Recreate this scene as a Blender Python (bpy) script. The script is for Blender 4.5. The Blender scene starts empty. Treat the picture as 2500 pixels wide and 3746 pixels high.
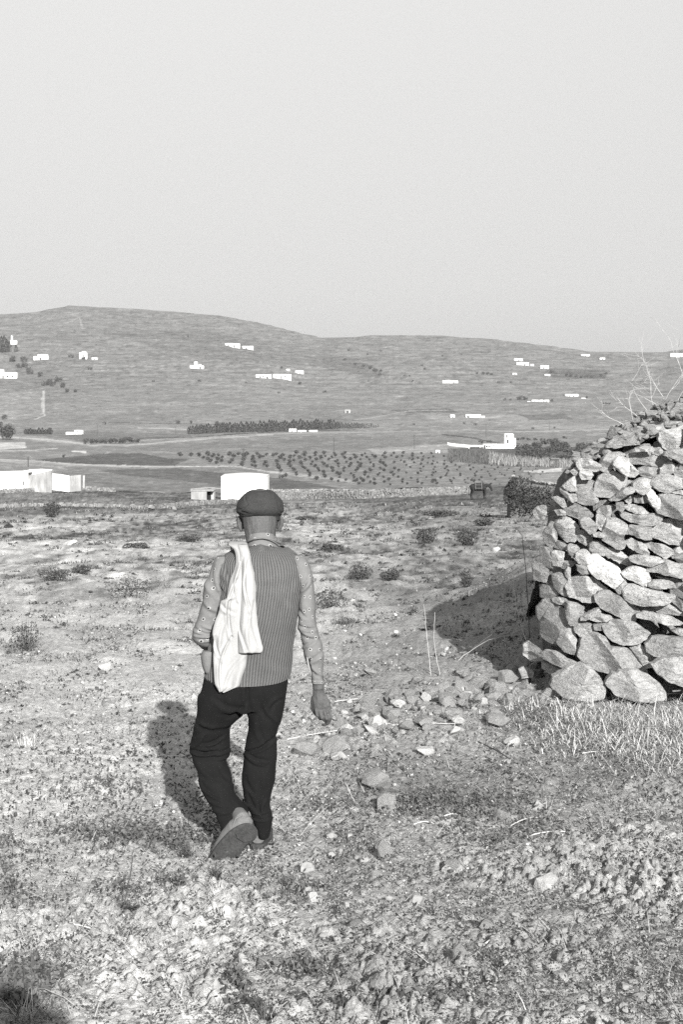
import bpy, bmesh, math, random
import numpy as np
from mathutils import Vector, Matrix
random.seed(5)
RNG = np.random.default_rng(11)
sc = bpy.context.scene
COL = sc.collection

# ------------------------------------------------------------------ camera, sky, sun, exposure
F = 5203.0           # focal length in photo pixels (50 mm on 36 mm film, portrait)
CX, HOR = 1250.0, 1500.0   # principal column, row of the horizon in the photo (2500 x 3746)
HC = 1.60            # camera height above z = 0
cam_d = bpy.data.cameras.new('camera_view')
cam_d.sensor_fit = 'VERTICAL'
cam_d.sensor_height = 36.0
cam_d.lens = 50.0
cam_d.shift_y = -(1873.0 - HOR) / 3746.0
cam_d.clip_start = 0.05
cam_d.clip_end = 12000
cam = bpy.data.objects.new('camera_view', cam_d)
cam.location = (0, 0, HC)
cam.rotation_euler = (math.radians(90), 0, 0)
COL.objects.link(cam)
sc.camera = cam

SUN_EL = math.radians(23.0)
SUN_AZ = math.radians(12.5)      # shadows fall away from the camera, 12.5 degrees to the left
world = bpy.data.worlds.new('World')
sc.world = world
world.use_nodes = True
nt = world.node_tree
nt.nodes.clear()
sky = nt.nodes.new('ShaderNodeTexSky')
sky.sky_type = 'NISHITA'
sky.sun_disc = False
sky.sun_elevation = SUN_EL
sky.sun_rotation = math.radians(180) - SUN_AZ
sky.air_density = 1.0
sky.dust_density = 0.6
bw = nt.nodes.new('ShaderNodeRGBToBW')
geo = nt.nodes.new('ShaderNodeTexCoord')
sep = nt.nodes.new('ShaderNodeSeparateXYZ')
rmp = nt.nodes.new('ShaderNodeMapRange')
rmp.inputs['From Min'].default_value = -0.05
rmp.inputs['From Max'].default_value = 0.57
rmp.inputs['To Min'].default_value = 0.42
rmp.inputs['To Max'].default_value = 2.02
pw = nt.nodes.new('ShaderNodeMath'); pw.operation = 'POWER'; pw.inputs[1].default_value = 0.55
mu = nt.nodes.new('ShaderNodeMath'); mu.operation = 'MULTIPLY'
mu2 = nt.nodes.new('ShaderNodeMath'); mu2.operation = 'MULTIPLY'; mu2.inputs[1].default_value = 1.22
cmb = nt.nodes.new('ShaderNodeCombineXYZ')
tint = nt.nodes.new('ShaderNodeVectorMath'); tint.operation = 'SCALE'
tint.inputs[0].default_value = (1.0, 0.996, 0.985)
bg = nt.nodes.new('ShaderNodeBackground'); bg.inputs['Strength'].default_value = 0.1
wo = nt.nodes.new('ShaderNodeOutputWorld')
L = nt.links.new
L(sky.outputs[0], bw.inputs[0]); L(bw.outputs[0], pw.inputs[0])
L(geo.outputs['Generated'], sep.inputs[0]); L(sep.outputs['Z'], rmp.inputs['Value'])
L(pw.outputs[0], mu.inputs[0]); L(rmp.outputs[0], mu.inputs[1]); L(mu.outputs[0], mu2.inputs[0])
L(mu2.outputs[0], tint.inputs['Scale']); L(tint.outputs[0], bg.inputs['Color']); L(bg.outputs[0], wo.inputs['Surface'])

sun_d = bpy.data.lights.new('sun', 'SUN')
sun_d.energy = 4.7
sun_d.angle = math.radians(0.5)
sun_d.color = (1.0, 0.995, 0.98)
sun = bpy.data.objects.new('sun', sun_d)
sdir = Vector((-math.sin(SUN_AZ) * math.cos(SUN_EL), math.cos(SUN_AZ) * math.cos(SUN_EL), -math.sin(SUN_EL)))
sun.rotation_euler = sdir.to_track_quat('-Z', 'Y').to_euler()
sun.location = (3, -8, 12)
COL.objects.link(sun)

sc.view_settings.view_transform = 'Standard'
sc.view_settings.look = 'None'
sc.view_settings.exposure = 1.3
sc.view_settings.gamma = 1.0
sc.view_settings.use_curve_mapping = False
sc.cycles.use_denoising = False
sc.cycles.max_bounces = 5
sc.cycles.diffuse_bounces = 3
sc.cycles.use_adaptive_sampling = True
sc.cycles.adaptive_threshold = 0.01

# ------------------------------------------------------------------ helpers
def W(px, row, Y):
    return np.array([(px - CX) * Y / F, Y, HC + (HOR - row) * Y / F])

def label(o, text=None, cat=None, group=None, kind=None):
    if text: o['label'] = text
    if cat: o['category'] = cat
    if group: o['group'] = group
    if kind: o['kind'] = kind
    return o

def thing(name, loc, text, cat, group=None):
    o = bpy.data.objects.new(name, None)
    o.location = tuple(float(c) for c in loc); o.empty_display_size = 0.2
    COL.objects.link(o)
    return label(o, text, cat, group)

def mkmesh(name, V, Fc, smooth=True, tone=None, uv=None):
    V = np.asarray(V, dtype=np.float32)
    me = bpy.data.meshes.new(name)
    if isinstance(Fc, np.ndarray):
        k = Fc.shape[1]; n = Fc.shape[0]
        me.vertices.add(len(V)); me.vertices.foreach_set('co', V.ravel())
        me.loops.add(n * k); me.polygons.add(n)
        me.polygons.foreach_set('loop_start', np.arange(0, n * k, k, dtype=np.int32))
        me.loops.foreach_set('vertex_index', Fc.astype(np.int32).ravel())
        me.update(calc_edges=True)
        me.validate()
    else:
        me.from_pydata([tuple(map(float, v)) for v in V], [], [tuple(int(i) for i in f) for f in Fc])
        me.update()
    me.polygons.foreach_set('use_smooth', np.full(len(me.polygons), bool(smooth)))
    if tone is not None:
        a = me.attributes.new('tone', 'FLOAT', 'POINT')
        a.data.foreach_set('value', np.asarray(tone, dtype=np.float32))
    if uv is not None:
        a = me.attributes.new('cloth', 'FLOAT_VECTOR', 'POINT')
        u3 = np.zeros((len(V), 3), np.float32); u3[:, :2] = uv
        a.data.foreach_set('vector', u3.ravel())
    return me

def obj(name, V, Fc, mat, parent=None, smooth=True, tone=None, uv=None, loc=None):
    V = np.asarray(V, dtype=np.float64)
    if parent is not None:
        off = np.array(parent.location)
        p = parent
        while p.parent is not None:
            p = p.parent; off = off + np.array(p.location)
    elif loc is not None:
        off = np.array(loc, dtype=float)
    else:
        off = np.zeros(3)
    me = mkmesh(name, V - off, Fc, smooth, tone, uv)
    me.materials.append(mat)
    o = bpy.data.objects.new(name, me)
    COL.objects.link(o)
    if parent is not None: o.parent = parent
    elif loc is not None: o.location = tuple(float(c) for c in loc)
    return o

def shared(name, me, loc, parent=None, rot=0.0, scale=1.0, rot3=None):
    o = bpy.data.objects.new(name, me)
    COL.objects.link(o)
    o.location = tuple(float(c) for c in loc)
    if parent is not None:
        o.parent = parent
        o.location = Vector(o.location) - Vector(parent.location)
    o.rotation_euler = rot3 if rot3 is not None else (0, 0, rot)
    o.scale = (scale,) * 3 if np.isscalar(scale) else tuple(scale)
    return o

def h2(ix, iy, seed):
    ix = ix.astype(np.int64); iy = iy.astype(np.int64)
    n = (ix * 374761393 + iy * 668265263 + seed * 1442695041) & 0xFFFFFFFF
    n = ((n ^ (n >> 13)) * 1274126177) & 0xFFFFFFFF
    n = (n ^ (n >> 16)) & 0xFFFFFFFF
    n = (n * 2246822519) & 0xFFFFFFFF
    return ((n ^ (n >> 15)) & 0xFFFFFF) / float(0xFFFFFF)

def vn(x, y, seed=0):
    x = np.asarray(x, float); y = np.asarray(y, float)
    ix = np.floor(x); iy = np.floor(y); fx = x - ix; fy = y - iy
    sx = fx * fx * (3 - 2 * fx); sy = fy * fy * (3 - 2 * fy)
    a = h2(ix, iy, seed); b = h2(ix + 1, iy, seed); c = h2(ix, iy + 1, seed); d = h2(ix + 1, iy + 1, seed)
    return (a + (b - a) * sx) * (1 - sy) + (c + (d - c) * sx) * sy

def fbm(x, y, oct=4, seed=0, gain=0.5):
    s = 0; a = 1.0; t = 0
    for i in range(oct):
        s = s + a * (vn(x, y, seed + 17 * i) - 0.5); t += a
        x = x * 2.03 + 5.3; y = y * 2.03 - 3.7; a *= gain
    return s / t * 2

def worley(x, y, seed=0):
    ix = np.floor(x); iy = np.floor(y)
    f1 = np.full(np.shape(x), 9.0); f2 = np.full(np.shape(x), 9.0); cr = np.zeros(np.shape(x))
    for dx in (-1, 0, 1):
        for dy in (-1, 0, 1):
            cx = ix + dx; cy = iy + dy
            px = cx + h2(cx, cy, seed); py = cy + h2(cx, cy, seed + 91)
            d = np.hypot(px - x, py - y)
            new = d < f1
            f2 = np.where(new, f1, np.minimum(f2, d))
            cr = np.where(new, h2(cx, cy, seed + 7), cr)
            f1 = np.where(new, d, f1)
    return f1, f2, cr

def pchip(xk, yk, x):
    xk = np.asarray(xk, float); yk = np.asarray(yk, float)
    h = np.diff(xk); d = np.diff(yk) / h
    m = np.zeros(len(xk)); m[0] = d[0]; m[-1] = d[-1]
    for i in range(1, len(xk) - 1):
        if d[i - 1] * d[i] > 0:
            w1 = 2 * h[i] + h[i - 1]; w2 = h[i] + 2 * h[i - 1]
            m[i] = (w1 + w2) / (w1 / d[i - 1] + w2 / d[i])
    x = np.clip(x, xk[0], xk[-1])
    k = np.clip(np.searchsorted(xk, x) - 1, 0, len(h) - 1)
    t = (x - xk[k]) / h[k]
    return ((1 + 2 * t) * (1 - t) ** 2 * yk[k] + t * (1 - t) ** 2 * h[k] * m[k]
            + t * t * (3 - 2 * t) * yk[k + 1] + t * t * (t - 1) * h[k] * m[k + 1])

def sstep(a, b, x):
    t = np.clip((x - a) / (b - a), 0, 1)
    return t * t * (3 - 2 * t)

# ------------------------------------------------------------------ terrain height (real metres; camera stands at x = y = 0)
COLS = [-1500, 0, 600, 1000, 1800, 2500, 4000]
YK = [20, 40, 70, 110, 150, 200, 300, 450, 650, 900, 1200, 1450]
RW = np.array([
    [2202, 1985, 1905, 1855, 1818, 1780, 1735, 1692, 1652, 1612, 1578, 1530],
    [2202, 1985, 1900, 1850, 1815, 1778, 1735, 1692, 1652, 1612, 1578, 1528],
    [2202, 1983, 1893, 1852, 1828, 1790, 1742, 1696, 1652, 1611, 1578, 1526],
    [2202, 1981, 1888, 1850, 1831, 1792, 1746, 1700, 1652, 1610, 1578, 1524],
    [2202, 1978, 1878, 1832, 1805, 1775, 1738, 1692, 1642, 1606, 1576, 1522],
    [2202, 1975, 1868, 1824, 1795, 1768, 1732, 1686, 1637, 1602, 1573, 1520],
    [2202, 1975, 1868, 1824, 1795, 1768, 1732, 1686, 1637, 1602, 1573, 1520]], float)
NEARY = [-40, -8, 0, 2, 3.96, 6.55, 8, 10, 11.2, 13.3, 16, 20]
NEARD = [0.6, 1.35, 1.58, 1.62, 1.712, 2.0, 2.08, 2.18, 2.26, 2.38, 2.52, 2.70]
RIDX = [-1500, 0, 120, 250, 500, 640, 800, 950, 1100, 1180, 1400, 1600, 1800, 2000, 2150, 2350, 2440, 2500, 2900, 4000]
RIDR = [1200, 1150, 1143, 1118, 1130, 1140, 1154, 1182, 1220, 1237, 1228, 1229, 1241, 1264, 1283, 1289, 1288, 1280, 1262, 1250]
YR = 2700.0
def col_curves():
    out = []
    for i in range(len(COLS)):
        ys = NEARY + YK[1:]
        dr = NEARD + [(RW[i][k] - HOR) * YK[k] / F for k in range(1, len(YK))]
        out.append((np.array(ys, float), np.array(dr)))
    return out
CC = col_curves()
def lnY(y):
    return np.log(np.asarray(y, float) + 60.0)
def base_drop(X, Y):
    X = np.asarray(X, float); Y = np.asarray(Y, float)
    px = CX + F * X / np.maximum(Y, 20)
    ws = []; tot = 0; acc = 0
    for i, c in enumerate(COLS):
        w = np.exp(-((np.clip(px, -1500, 4000) - c) / 420.0) ** 2) + 1e-9
        v = pchip(lnY(CC[i][0]), CC[i][1], lnY(np.minimum(Y, 1450)))
        acc = acc + w * v; tot = tot + w
    d = acc / tot
    # hillside beyond 1350 m: rise to the traced ridge
    rr = np.interp(px, RIDX, RIDR)
    t = np.clip((Y - 1330) / (YR - 1330), 0, 1)
    g = pchip([0, .12, .28, .48, .78, 1.0], [0, .20, .46, .68, .92, 1.0], t)
    row0 = 1556.0
    rowh = row0 + (rr - row0) * g
    dh = (rowh - HOR) * Y / F
    over = np.clip(Y - YR, 0, None)
    dh = dh + over * 0.16
    k = sstep(1290, 1420, Y)
    return d * (1 - k) + dh * k

def macro(X, Y):
    n = fbm(X / 2.7, Y / 2.7, 3, 3) * 0.045 * (1 - sstep(60, 150, Y))
    n = n + fbm(X / 0.9, Y / 0.9, 2, 8) * 0.02 * (1 - sstep(20, 60, Y))
    n = n + fbm(X / 14, Y / 14, 3, 5) * 0.14 * sstep(14, 50, Y) * (1 - sstep(300, 800, Y))
    big = fbm(X / 170, Y / 170, 4, 21) * 9.0 * sstep(1300, 1900, Y) * (1 - sstep(2300, 2660, Y) * 0.8)
    n = n + big
    n = n + fbm(X / 60, Y / 200, 3, 22) * 0.8 * sstep(500, 1000, Y)
    n = n + .10 * fbm(X / .55, Y / .8, 3, 12) * np.exp(-((X - 1.7) / 1.3) ** 2 - ((Y - 17) / 5.0) ** 2)
    n = n + 1.15 * np.exp(-((X - 3.9) / 1.85) ** 2 - ((Y - 17.5) / 4.2) ** 2) * sstep(11.5, 13.5, Y)
    return n

def gz(X, Y):
    """ground height at X, Y"""
    X = np.asarray(X, float); Y = np.asarray(Y, float)
    return HC - base_drop(X, Y) + macro(X, Y)

def g1(X, Y):
    return float(gz(np.array([X]), np.array([Y]))[0])

YS = np.concatenate([np.arange(2.4, 30, 0.05), np.geomspace(30, 3400, 2600)])
def hit(px, row):
    """nearest ground point that the photo shows at (px, row)"""
    X = (px - CX) * YS / F
    z = gz(X, YS)
    r = HOR - (z - HC) * F / YS
    ok = np.where(r <= row)[0]
    i = ok[0] if len(ok) else len(YS) - 1
    if i > 0 and r[i - 1] > row:
        t = (r[i - 1] - row) / (r[i - 1] - r[i] + 1e-9)
        Y = YS[i - 1] + (YS[i] - YS[i - 1]) * t
    else:
        Y = YS[i]
    x = (px - CX) * Y / F
    return np.array([x, Y, g1(x, Y)])

def hits(px, row):
    """vectorised hit for the near field (no occlusion): fixed-point on the smooth profile"""
    px = np.asarray(px, float); row = np.asarray(row, float)
    Yt = np.geomspace(3.2, 1300, 700)
    out = np.zeros(len(px))
    edges = np.linspace(px.min() - 1, px.max() + 1, 25)
    for a, b in zip(edges[:-1], edges[1:]):
        m = (px >= a) & (px < b)
        if not m.any(): continue
        c = (a + b) / 2
        r = HOR + base_drop((c - CX) * Yt / F, Yt) * F / Yt
        r = np.minimum.accumulate(r)
        out[m] = np.interp(-row[m], -r, Yt)
    X = (px - CX) * out / F
    return X, out

# ------------------------------------------------------------------ materials (black and white film: every colour is a grey)
def mat(name, g=0.3, rough=0.9, noise=(), bump=(), tone=False, coord='Object', spec=0.25, extra=None, warm=1.0):
    """g base grey; noise = [(scale, amount, (sx,sy,sz))]; bump = [(scale, strength, dist)]"""
    m = bpy.data.materials.new(name)
    m.use_nodes = True
    n = m.node_tree.nodes; l = m.node_tree.links.new
    b = n['Principled BSDF']
    b.inputs['Roughness'].default_value = rough
    b.inputs['Specular IOR Level'].default_value = spec
    tc = n.new('ShaderNodeTexCoord')
    src = tc.outputs[coord] if coord != 'World' else None
    if coord == 'World':
        gm = n.new('ShaderNodeNewGeometry'); src = gm.outputs['Position']
    val = None
    if tone:
        a = n.new('ShaderNodeAttribute'); a.attribute_name = 'tone'
        val = a.outputs['Fac']
    else:
        v = n.new('ShaderNodeValue'); v.outputs[0].default_value = g; val = v.outputs[0]
    for (s, amt, st) in noise:
        mp = n.new('ShaderNodeMapping'); mp.inputs['Scale'].default_value = st
        nz = n.new('ShaderNodeTexNoise'); nz.inputs['Scale'].default_value = s
        nz.inputs['Detail'].default_value = 5; nz.inputs['Roughness'].default_value = 0.65
        l(src, mp.inputs[0]); l(mp.outputs[0], nz.inputs['Vector'])
        r = n.new('ShaderNodeMapRange')
        r.inputs['From Min'].default_value = 0.30; r.inputs['From Max'].default_value = 0.70
        r.inputs['To Min'].default_value = 1 - amt; r.inputs['To Max'].default_value = 1 + amt
        l(nz.outputs['Fac'], r.inputs['Value'])
        mm = n.new('ShaderNodeMath'); mm.operation = 'MULTIPLY'
        l(val, mm.inputs[0]); l(r.outputs[0], mm.inputs[1]); val = mm.outputs[0]
    if extra: val = extra(m, n, l, val, src, b)
    cb = n.new('ShaderNodeCombineColor')
    l(val, cb.inputs[0])
    m2 = n.new('ShaderNodeMath'); m2.operation = 'MULTIPLY'; m2.inputs[1].default_value = 0.995
    m3 = n.new('ShaderNodeMath'); m3.operation = 'MULTIPLY'; m3.inputs[1].default_value = 0.98
    l(val, m2.inputs[0]); l(val, m3.inputs[0]); l(m2.outputs[0], cb.inputs[1]); l(m3.outputs[0], cb.inputs[2])
    l(cb.outputs[0], b.inputs['Base Color'])
    prev = None
    for (s, strg, dist) in bump:
        st = (1, 1, 1)
        if isinstance(s, tuple): st = s[1]; s = s[0]
        mp = n.new('ShaderNodeMapping'); mp.inputs['Scale'].default_value = st
        nz = n.new('ShaderNodeTexNoise'); nz.inputs['Scale'].default_value = s
        nz.inputs['Detail'].default_value = 6; nz.inputs['Roughness'].default_value = 0.7
        l(src, mp.inputs[0]); l(mp.outputs[0], nz.inputs['Vector'])
        bp = n.new('ShaderNodeBump'); bp.inputs['Strength'].default_value = strg; bp.inputs['Distance'].default_value = dist
        l(nz.outputs['Fac'], bp.inputs['Height'])
        if prev is not None: l(prev, bp.inputs['Normal'])
        elif 'prebump' in m: pass
        prev = bp.outputs['Normal']
    if prev is not None and not b.inputs['Normal'].is_linked:
        l(prev, b.inputs['Normal'])
    return m

M = {}
M['soil'] = mat('dry_soil', tone=True, rough=1, coord='World', spec=0.1,
                noise=[(1.3, .16, (1, 1, 1)), (14, .22, (1, 1, 1)), (90, .22, (1, 1, 1))],
                bump=[(25, .9, .03), (110, .9, .008)])
M['far'] = mat('valley_and_hill_ground', tone=True, rough=1, coord='World', spec=0.05,
               noise=[(0.012, .12, (1, .5, 1)), (0.05, .10, (.8, .25, 3.5)), (0.22, .12, (.5, .2, 2.0)), (0.9, .14, (1, .3, 1))],
               bump=[((0.12, (.4, .4, 2.5)), 1.0, 2.0)])
M['stone'] = mat('wall_stone', .20, .9, noise=[(3.0, .22, (1, 1, 2.2)), (16, .25, (1, 1, 2.4)), (70, .22, (1, 1, 1))],
                 bump=[((8, (1, 1, 3.5)), 1, .06), ((40, (1, 1, 1.4)), .7, .010)], tone=True, coord='World')
M['rock'] = mat('field_stone', .235, .92, noise=[(2.0, .2, (1, 1, 1)), (30, .2, (1, 1, 1))], bump=[(9, .7, .05), (50, .6, .01)])
M['rock_pale'] = mat('pale_field_stone', .33, .92, noise=[(3.0, .12, (1, 1, 1)), (30, .15, (1, 1, 1))], bump=[(9, .6, .04)])
M['pebble'] = mat('clod_and_pebble', tone=True, rough=1, coord='World', noise=[(60, .2, (1, 1, 1))], bump=[(80, .6, .006)])
M['plant'] = mat('dry_and_green_plants', tone=True, rough=.85, coord='World', noise=[(25, .18, (1, 1, 1))], spec=.15)
M['white'] = mat('whitewash', .72, .95, noise=[(.6, .08, (1, 1, 1)), (6, .05, (1, 1, 1))])
M['weathered'] = mat('weathered_plaster', .24, .95, noise=[(.6, .35, (1, 1, .35)), (2.6, .25, (1, 1, .25))], bump=[(4, .5, .05)])
M['concrete'] = mat('rough_plaster', .30, .95, noise=[(1.5, .12, (1, 1, 1)), (9, .12, (1, 1, 1))], bump=[(10, .4, .02)])
M['dark'] = mat('dark_opening', .012, .9, noise=[(5, .2, (1, 1, 1))])
M['roofg'] = mat('flat_roof', .50, .95, noise=[(.6, .12, (1, 1, 1))])
M['wood'] = mat('weathered_wood', .12, .85, noise=[(4, .2, (1, 1, .2))])
M['core'] = mat('earth_core', .10, 1, noise=[(6, .3, (1, 1, 1))], bump=[(12, 1, .06)])
# ------------------------------------------------------------------ the near field (one sheet, fine where the photo shows it)
def grid_faces(nr, nc):
    i = np.arange(nr - 1)[:, None] * nc + np.arange(nc - 1)[None, :]
    i = i.ravel()
    return np.stack([i, i + 1, i + nc + 1, i + nc], 1)

def soil_tone(X, Y, px, row):
    """real albedo of the dry field: bare pale soil, trampled straw, darker weedy bands"""
    t = 0.36 + 0.11 * fbm(X / 1.6, Y / 1.6, 4, 40)
    veg = sstep(13, 26, Y)
    band = 1.1 * fbm(X / 3.5, Y / 9.0, 4, 44) + 0.8 * fbm(X / .5, Y / 1.5, 3, 45) + .9 * fbm(X / .16, Y / .7, 2, 46)
    t = t * (1 - veg) + veg * (0.265 + 0.22 * band)
    t = t * (1 - 0.30 * sstep(45, 90, Y))
    edge = np.interp(px, [0, 600, 1000, 1750, 2200], [1902, 1882, 1846, 1832, 1850]) + 6 * fbm(px / 200, row / 30, 2, 49)
    t = t * (1 - 0.42 * (1 - sstep(-8, 6, row - edge)))
    t = t * (1 + .35 * np.exp(-((row - edge + 26) / 3.5) ** 2))
    # thin weeds and straw cover in the middle distance right of the man
    d = sstep(1150, 1500, px) * (1 - sstep(2380, 2520, row))
    t = t * (1 - 0.28 * d)
    # greener belt between the rubble and the bare soil
    d = np.exp(-((row - 2860) / 90.0) ** 2) * sstep(1300, 1500, px)
    t = t * (1 - 0.28 * d)
    right = sstep(1050, 1300, px) * sstep(2280, 2420, row)
    t = t * (1 - .17 * right)
    t = t * (1 + .08 * (1 - sstep(700, 1150, px)) * sstep(2500, 2900, row))
    # bleached patches
    for (cx, cr, wx, wr, k) in [(2330, 3260, 190, 60, .14), (180, 2950, 260, 130, .2), (60, 2150, 200, 60, .22), (1850, 2960, 300, 40, .10), (500, 3350, 350, 160, .03), (300, 2760, 220, 50, .15)]:
        t = t * (1 + k * np.exp(-((px - cx) / wx) ** 2 - ((row - cr) / wr) ** 2))
    # darker patches, most of them under weeds
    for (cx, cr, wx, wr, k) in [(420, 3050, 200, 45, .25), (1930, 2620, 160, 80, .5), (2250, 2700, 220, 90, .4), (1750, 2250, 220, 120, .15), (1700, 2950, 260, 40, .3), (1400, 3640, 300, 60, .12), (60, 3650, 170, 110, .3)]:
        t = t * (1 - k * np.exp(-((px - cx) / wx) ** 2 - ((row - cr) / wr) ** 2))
    return np.clip(t, 0.05, 0.56)

def build_ground():
    yb = np.array([-40, -28, -18, -11, -7, -4, -2, -.5, .6, 1.4, 2.0, 2.4, 2.7, 2.95])
    # rows of constant image height
    Yt = np.geomspace(3.1, 210, 4000)
    rt = HOR + base_drop(0 * Yt, Yt) * F / Yt
    rt = np.minimum.accumulate(rt)
    rows = np.linspace(rt[0], rt[-1], 760)
    yd = np.interp(-rows, -rt, Yt)
    yd = np.maximum.accumulate(yd + np.arange(len(yd)) * 1e-5)
    ys = np.concatenate([yb, yd])
    side = np.array([.32, .40, .5, .65, .85, 1.1, 1.5, 2.2, 3.5])
    t = np.concatenate([-side[::-1], np.linspace(-.27, .27, 600), side])
    Tg, Yg = np.meshgrid(t, ys)
    Wd = np.maximum(Yg + 1.2, 4.2)
    X = Tg * Wd; Y = Yg
    z = gz(X, Y)
    px = CX + F * X / np.maximum(Y, 1); row = HOR + base_drop(X, Y) * F / np.maximum(Y, 1)
    sp = np.broadcast_to(np.gradient(t)[None, :], Tg.shape) * Wd
    dist = (.55 + .45 * sstep(1000, 1400, px) * sstep(3080, 3250, row)) * sstep(0, 1, (1.8 * fbm(X / .6, Y / .6, 4, 71) + .02 + .40 * sstep(1050, 1500, px) * sstep(2950, 3200, row)))
    det = 0
    for cell, amp, sd in ((.19, .014, 1), (.10, .026, 2), (.055, .022, 3), (.029, .013, 4)):
        f1, f2, cr = worley(X / cell + .3 * vn(X / cell, Y / cell, 5), Y / cell, sd)
        fade = np.clip((cell / sp - 1.6) / 3, 0, 1)
        dome = np.clip(1 - f1 * 1.25, 0, 1) * (cr > .35) * (0.35 + cr)
        gap = sstep(0, .22, f2 - f1) - 1
        det = det + fade * amp * (dome * (.35 + .9 * dist) + gap * .55 * (.25 + dist))
    det = det + np.clip((.05 / sp - 1) / 2, 0, 1) * .008 * fbm(X / .05, Y / .05, 2, 77)
    # tufty unevenness farther out
    f1, f2, cr = worley(X / .5, Y / .7, 9)
    det = det + np.clip((.5 / sp - 1.6) / 3, 0, 1) * .06 * np.clip(1 - f1 * 1.4, 0, 1) * (cr > .5) * sstep(9, 16, Y)
    f1, f2, cr = worley(X / 1.6, Y / 1.8, 10)
    det = det + .10 * np.clip(1 - f1 * 1.5, 0, 1) * (cr > .6) * sstep(20, 40, Y)
    z = z + det
    z = z - 0.25 * sstep(185, 209, Y)       # dips under the valley sheet
    tone = soil_tone(X, Y, px, row)
    tone = tone * (1 + .35 * (vn(X / .025, Y / .025, 60) - .5) * np.clip(.02 / sp * 2, 0, 1))
    # terrace line at the end of the field, stony and pale
    V = np.stack([X.ravel(), Y.ravel(), z.ravel()], 1)
    o = obj('ground', V, grid_faces(*X.shape), M['soil'], tone=tone.ravel())
    label(o, kind='structure')
    return o
ground = build_ground()

# field patches of the valley and the hill: (polygon in photo pixels, albedo, feather px)
PATCH = [
    ([(-900, 1700), (300, 1730), (900, 1768), (1300, 1790), (1900, 1790), (2400, 1770), (3400, 1770), (3400, 2000), (-900, 2000)], .150),
    ([(-900, 1815), (300, 1815), (700, 1842), (900, 1850), (900, 1862), (420, 1868), (0, 1880), (-900, 1880)], .165),
    ([(-900, 1800), (0, 1790), (300, 1792), (700, 1830), (680, 1850), (300, 1838), (0, 1838), (-900, 1838)], .155),
    ([(360, 1722), (480, 1716), (640, 1714), (800, 1728), (1150, 1762), (1300, 1790), (1100, 1800), (800, 1775), (620, 1752), (500, 1745)], .100),
    ([(120, 1684), (260, 1670), (380, 1660), (520, 1658), (620, 1676), (800, 1685), (860, 1702), (640, 1706), (420, 1702), (240, 1694)], .088),
    ([(-900, 1640), (0, 1640), (200, 1640), (330, 1655), (130, 1682), (0, 1680), (-900, 1680)], .165),
    ([(-300, 1620), (95, 1618), (95, 1640), (0, 1646), (-300, 1650)], .36),
    ([(-900, 1681), (0, 1679), (130, 1686), (260, 1697), (640, 1706), (640, 1712), (250, 1704), (0, 1690), (-900, 1690)], .26),
    ([(-900, 1690), (0, 1690), (230, 1702), (240, 1722), (0, 1730), (-900, 1735)], .19),
    ([(640, 1706), (860, 1704), (1000, 1740), (1250, 1790), (1500, 1795), (1900, 1775), (1850, 1720), (1700, 1665), (1300, 1652), (1000, 1655), (700, 1672)], .165),
    ([(1040, 1725), (1330, 1760), (1300, 1768), (1030, 1734)], .24),
    ([(1900, 1722), (2060, 1712), (2060, 1724), (1950, 1731)], .42),
    ([(1960, 1735), (2200, 1725), (2200, 1790), (1960, 1770)], .22),
    ([(1330, 1640), (1500, 1625), (1640, 1622), (1720, 1636), (1640, 1655), (1380, 1660)], .24),
    ([(1640, 1640), (2300, 1630), (2300, 1705), (1900, 1705), (1700, 1690)], .09),
    ([(0, 1590), (220, 1600), (320, 1626), (320, 1632), (150, 1618), (0, 1600)], .20),
    ([(40, 1597), (180, 1606), (330, 1622), (480, 1625), (760, 1600), (1000, 1588), (1000, 1592), (700, 1612), (480, 1632), (330, 1630), (150, 1612)], .27),
    ([(80, 1570), (520, 1585), (700, 1580), (700, 1600), (340, 1618), (180, 1600), (100, 1590)], .13),
    ([(260, 1648), (315, 1652), (315, 1658), (260, 1652)], .42),
    ([(470, 1640), (640, 1622), (1240, 1600), (1700, 1590), (1700, 1620), (1300, 1645), (900, 1660), (640, 1655)], .150),
    ([(500, 1563), (690, 1568), (690, 1573), (500, 1568)], .26),
    ([(1550, 1520), (1800, 1515), (2050, 1525), (2100, 1545), (1850, 1550), (1600, 1545)], .19),
    ([(1420, 1500), (1640, 1494), (1680, 1508), (1500, 1512)], .09),
    ([(1900, 1520), (2060, 1512), (2100, 1532), (1950, 1538)], .10),
    ([(1900, 1555), (2400, 1552), (2400, 1575), (2100, 1570), (1900, 1568)], .20),
    ([(0, 1440), (150, 1430), (160, 1520), (60, 1535), (0, 1530)], .175),
    ([(560, 1450), (860, 1440), (1300, 1450), (1300, 1520), (900, 1530), (600, 1520)], .150),
    ([(440, 1215), (700, 1200), (1000, 1262), (1300, 1310), (1250, 1350), (900, 1320), (600, 1300)], .128),
    ([(1120, 1300), (1300, 1310), (1400, 1360), (1380, 1385), (1200, 1350)], .11),
    ([(0, 1200), (180, 1195), (400, 1240), (300, 1290), (0, 1290)], .15),
    ([(2000, 1345), (2230, 1355), (2210, 1385), (2020, 1385)], .095),
]
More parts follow.
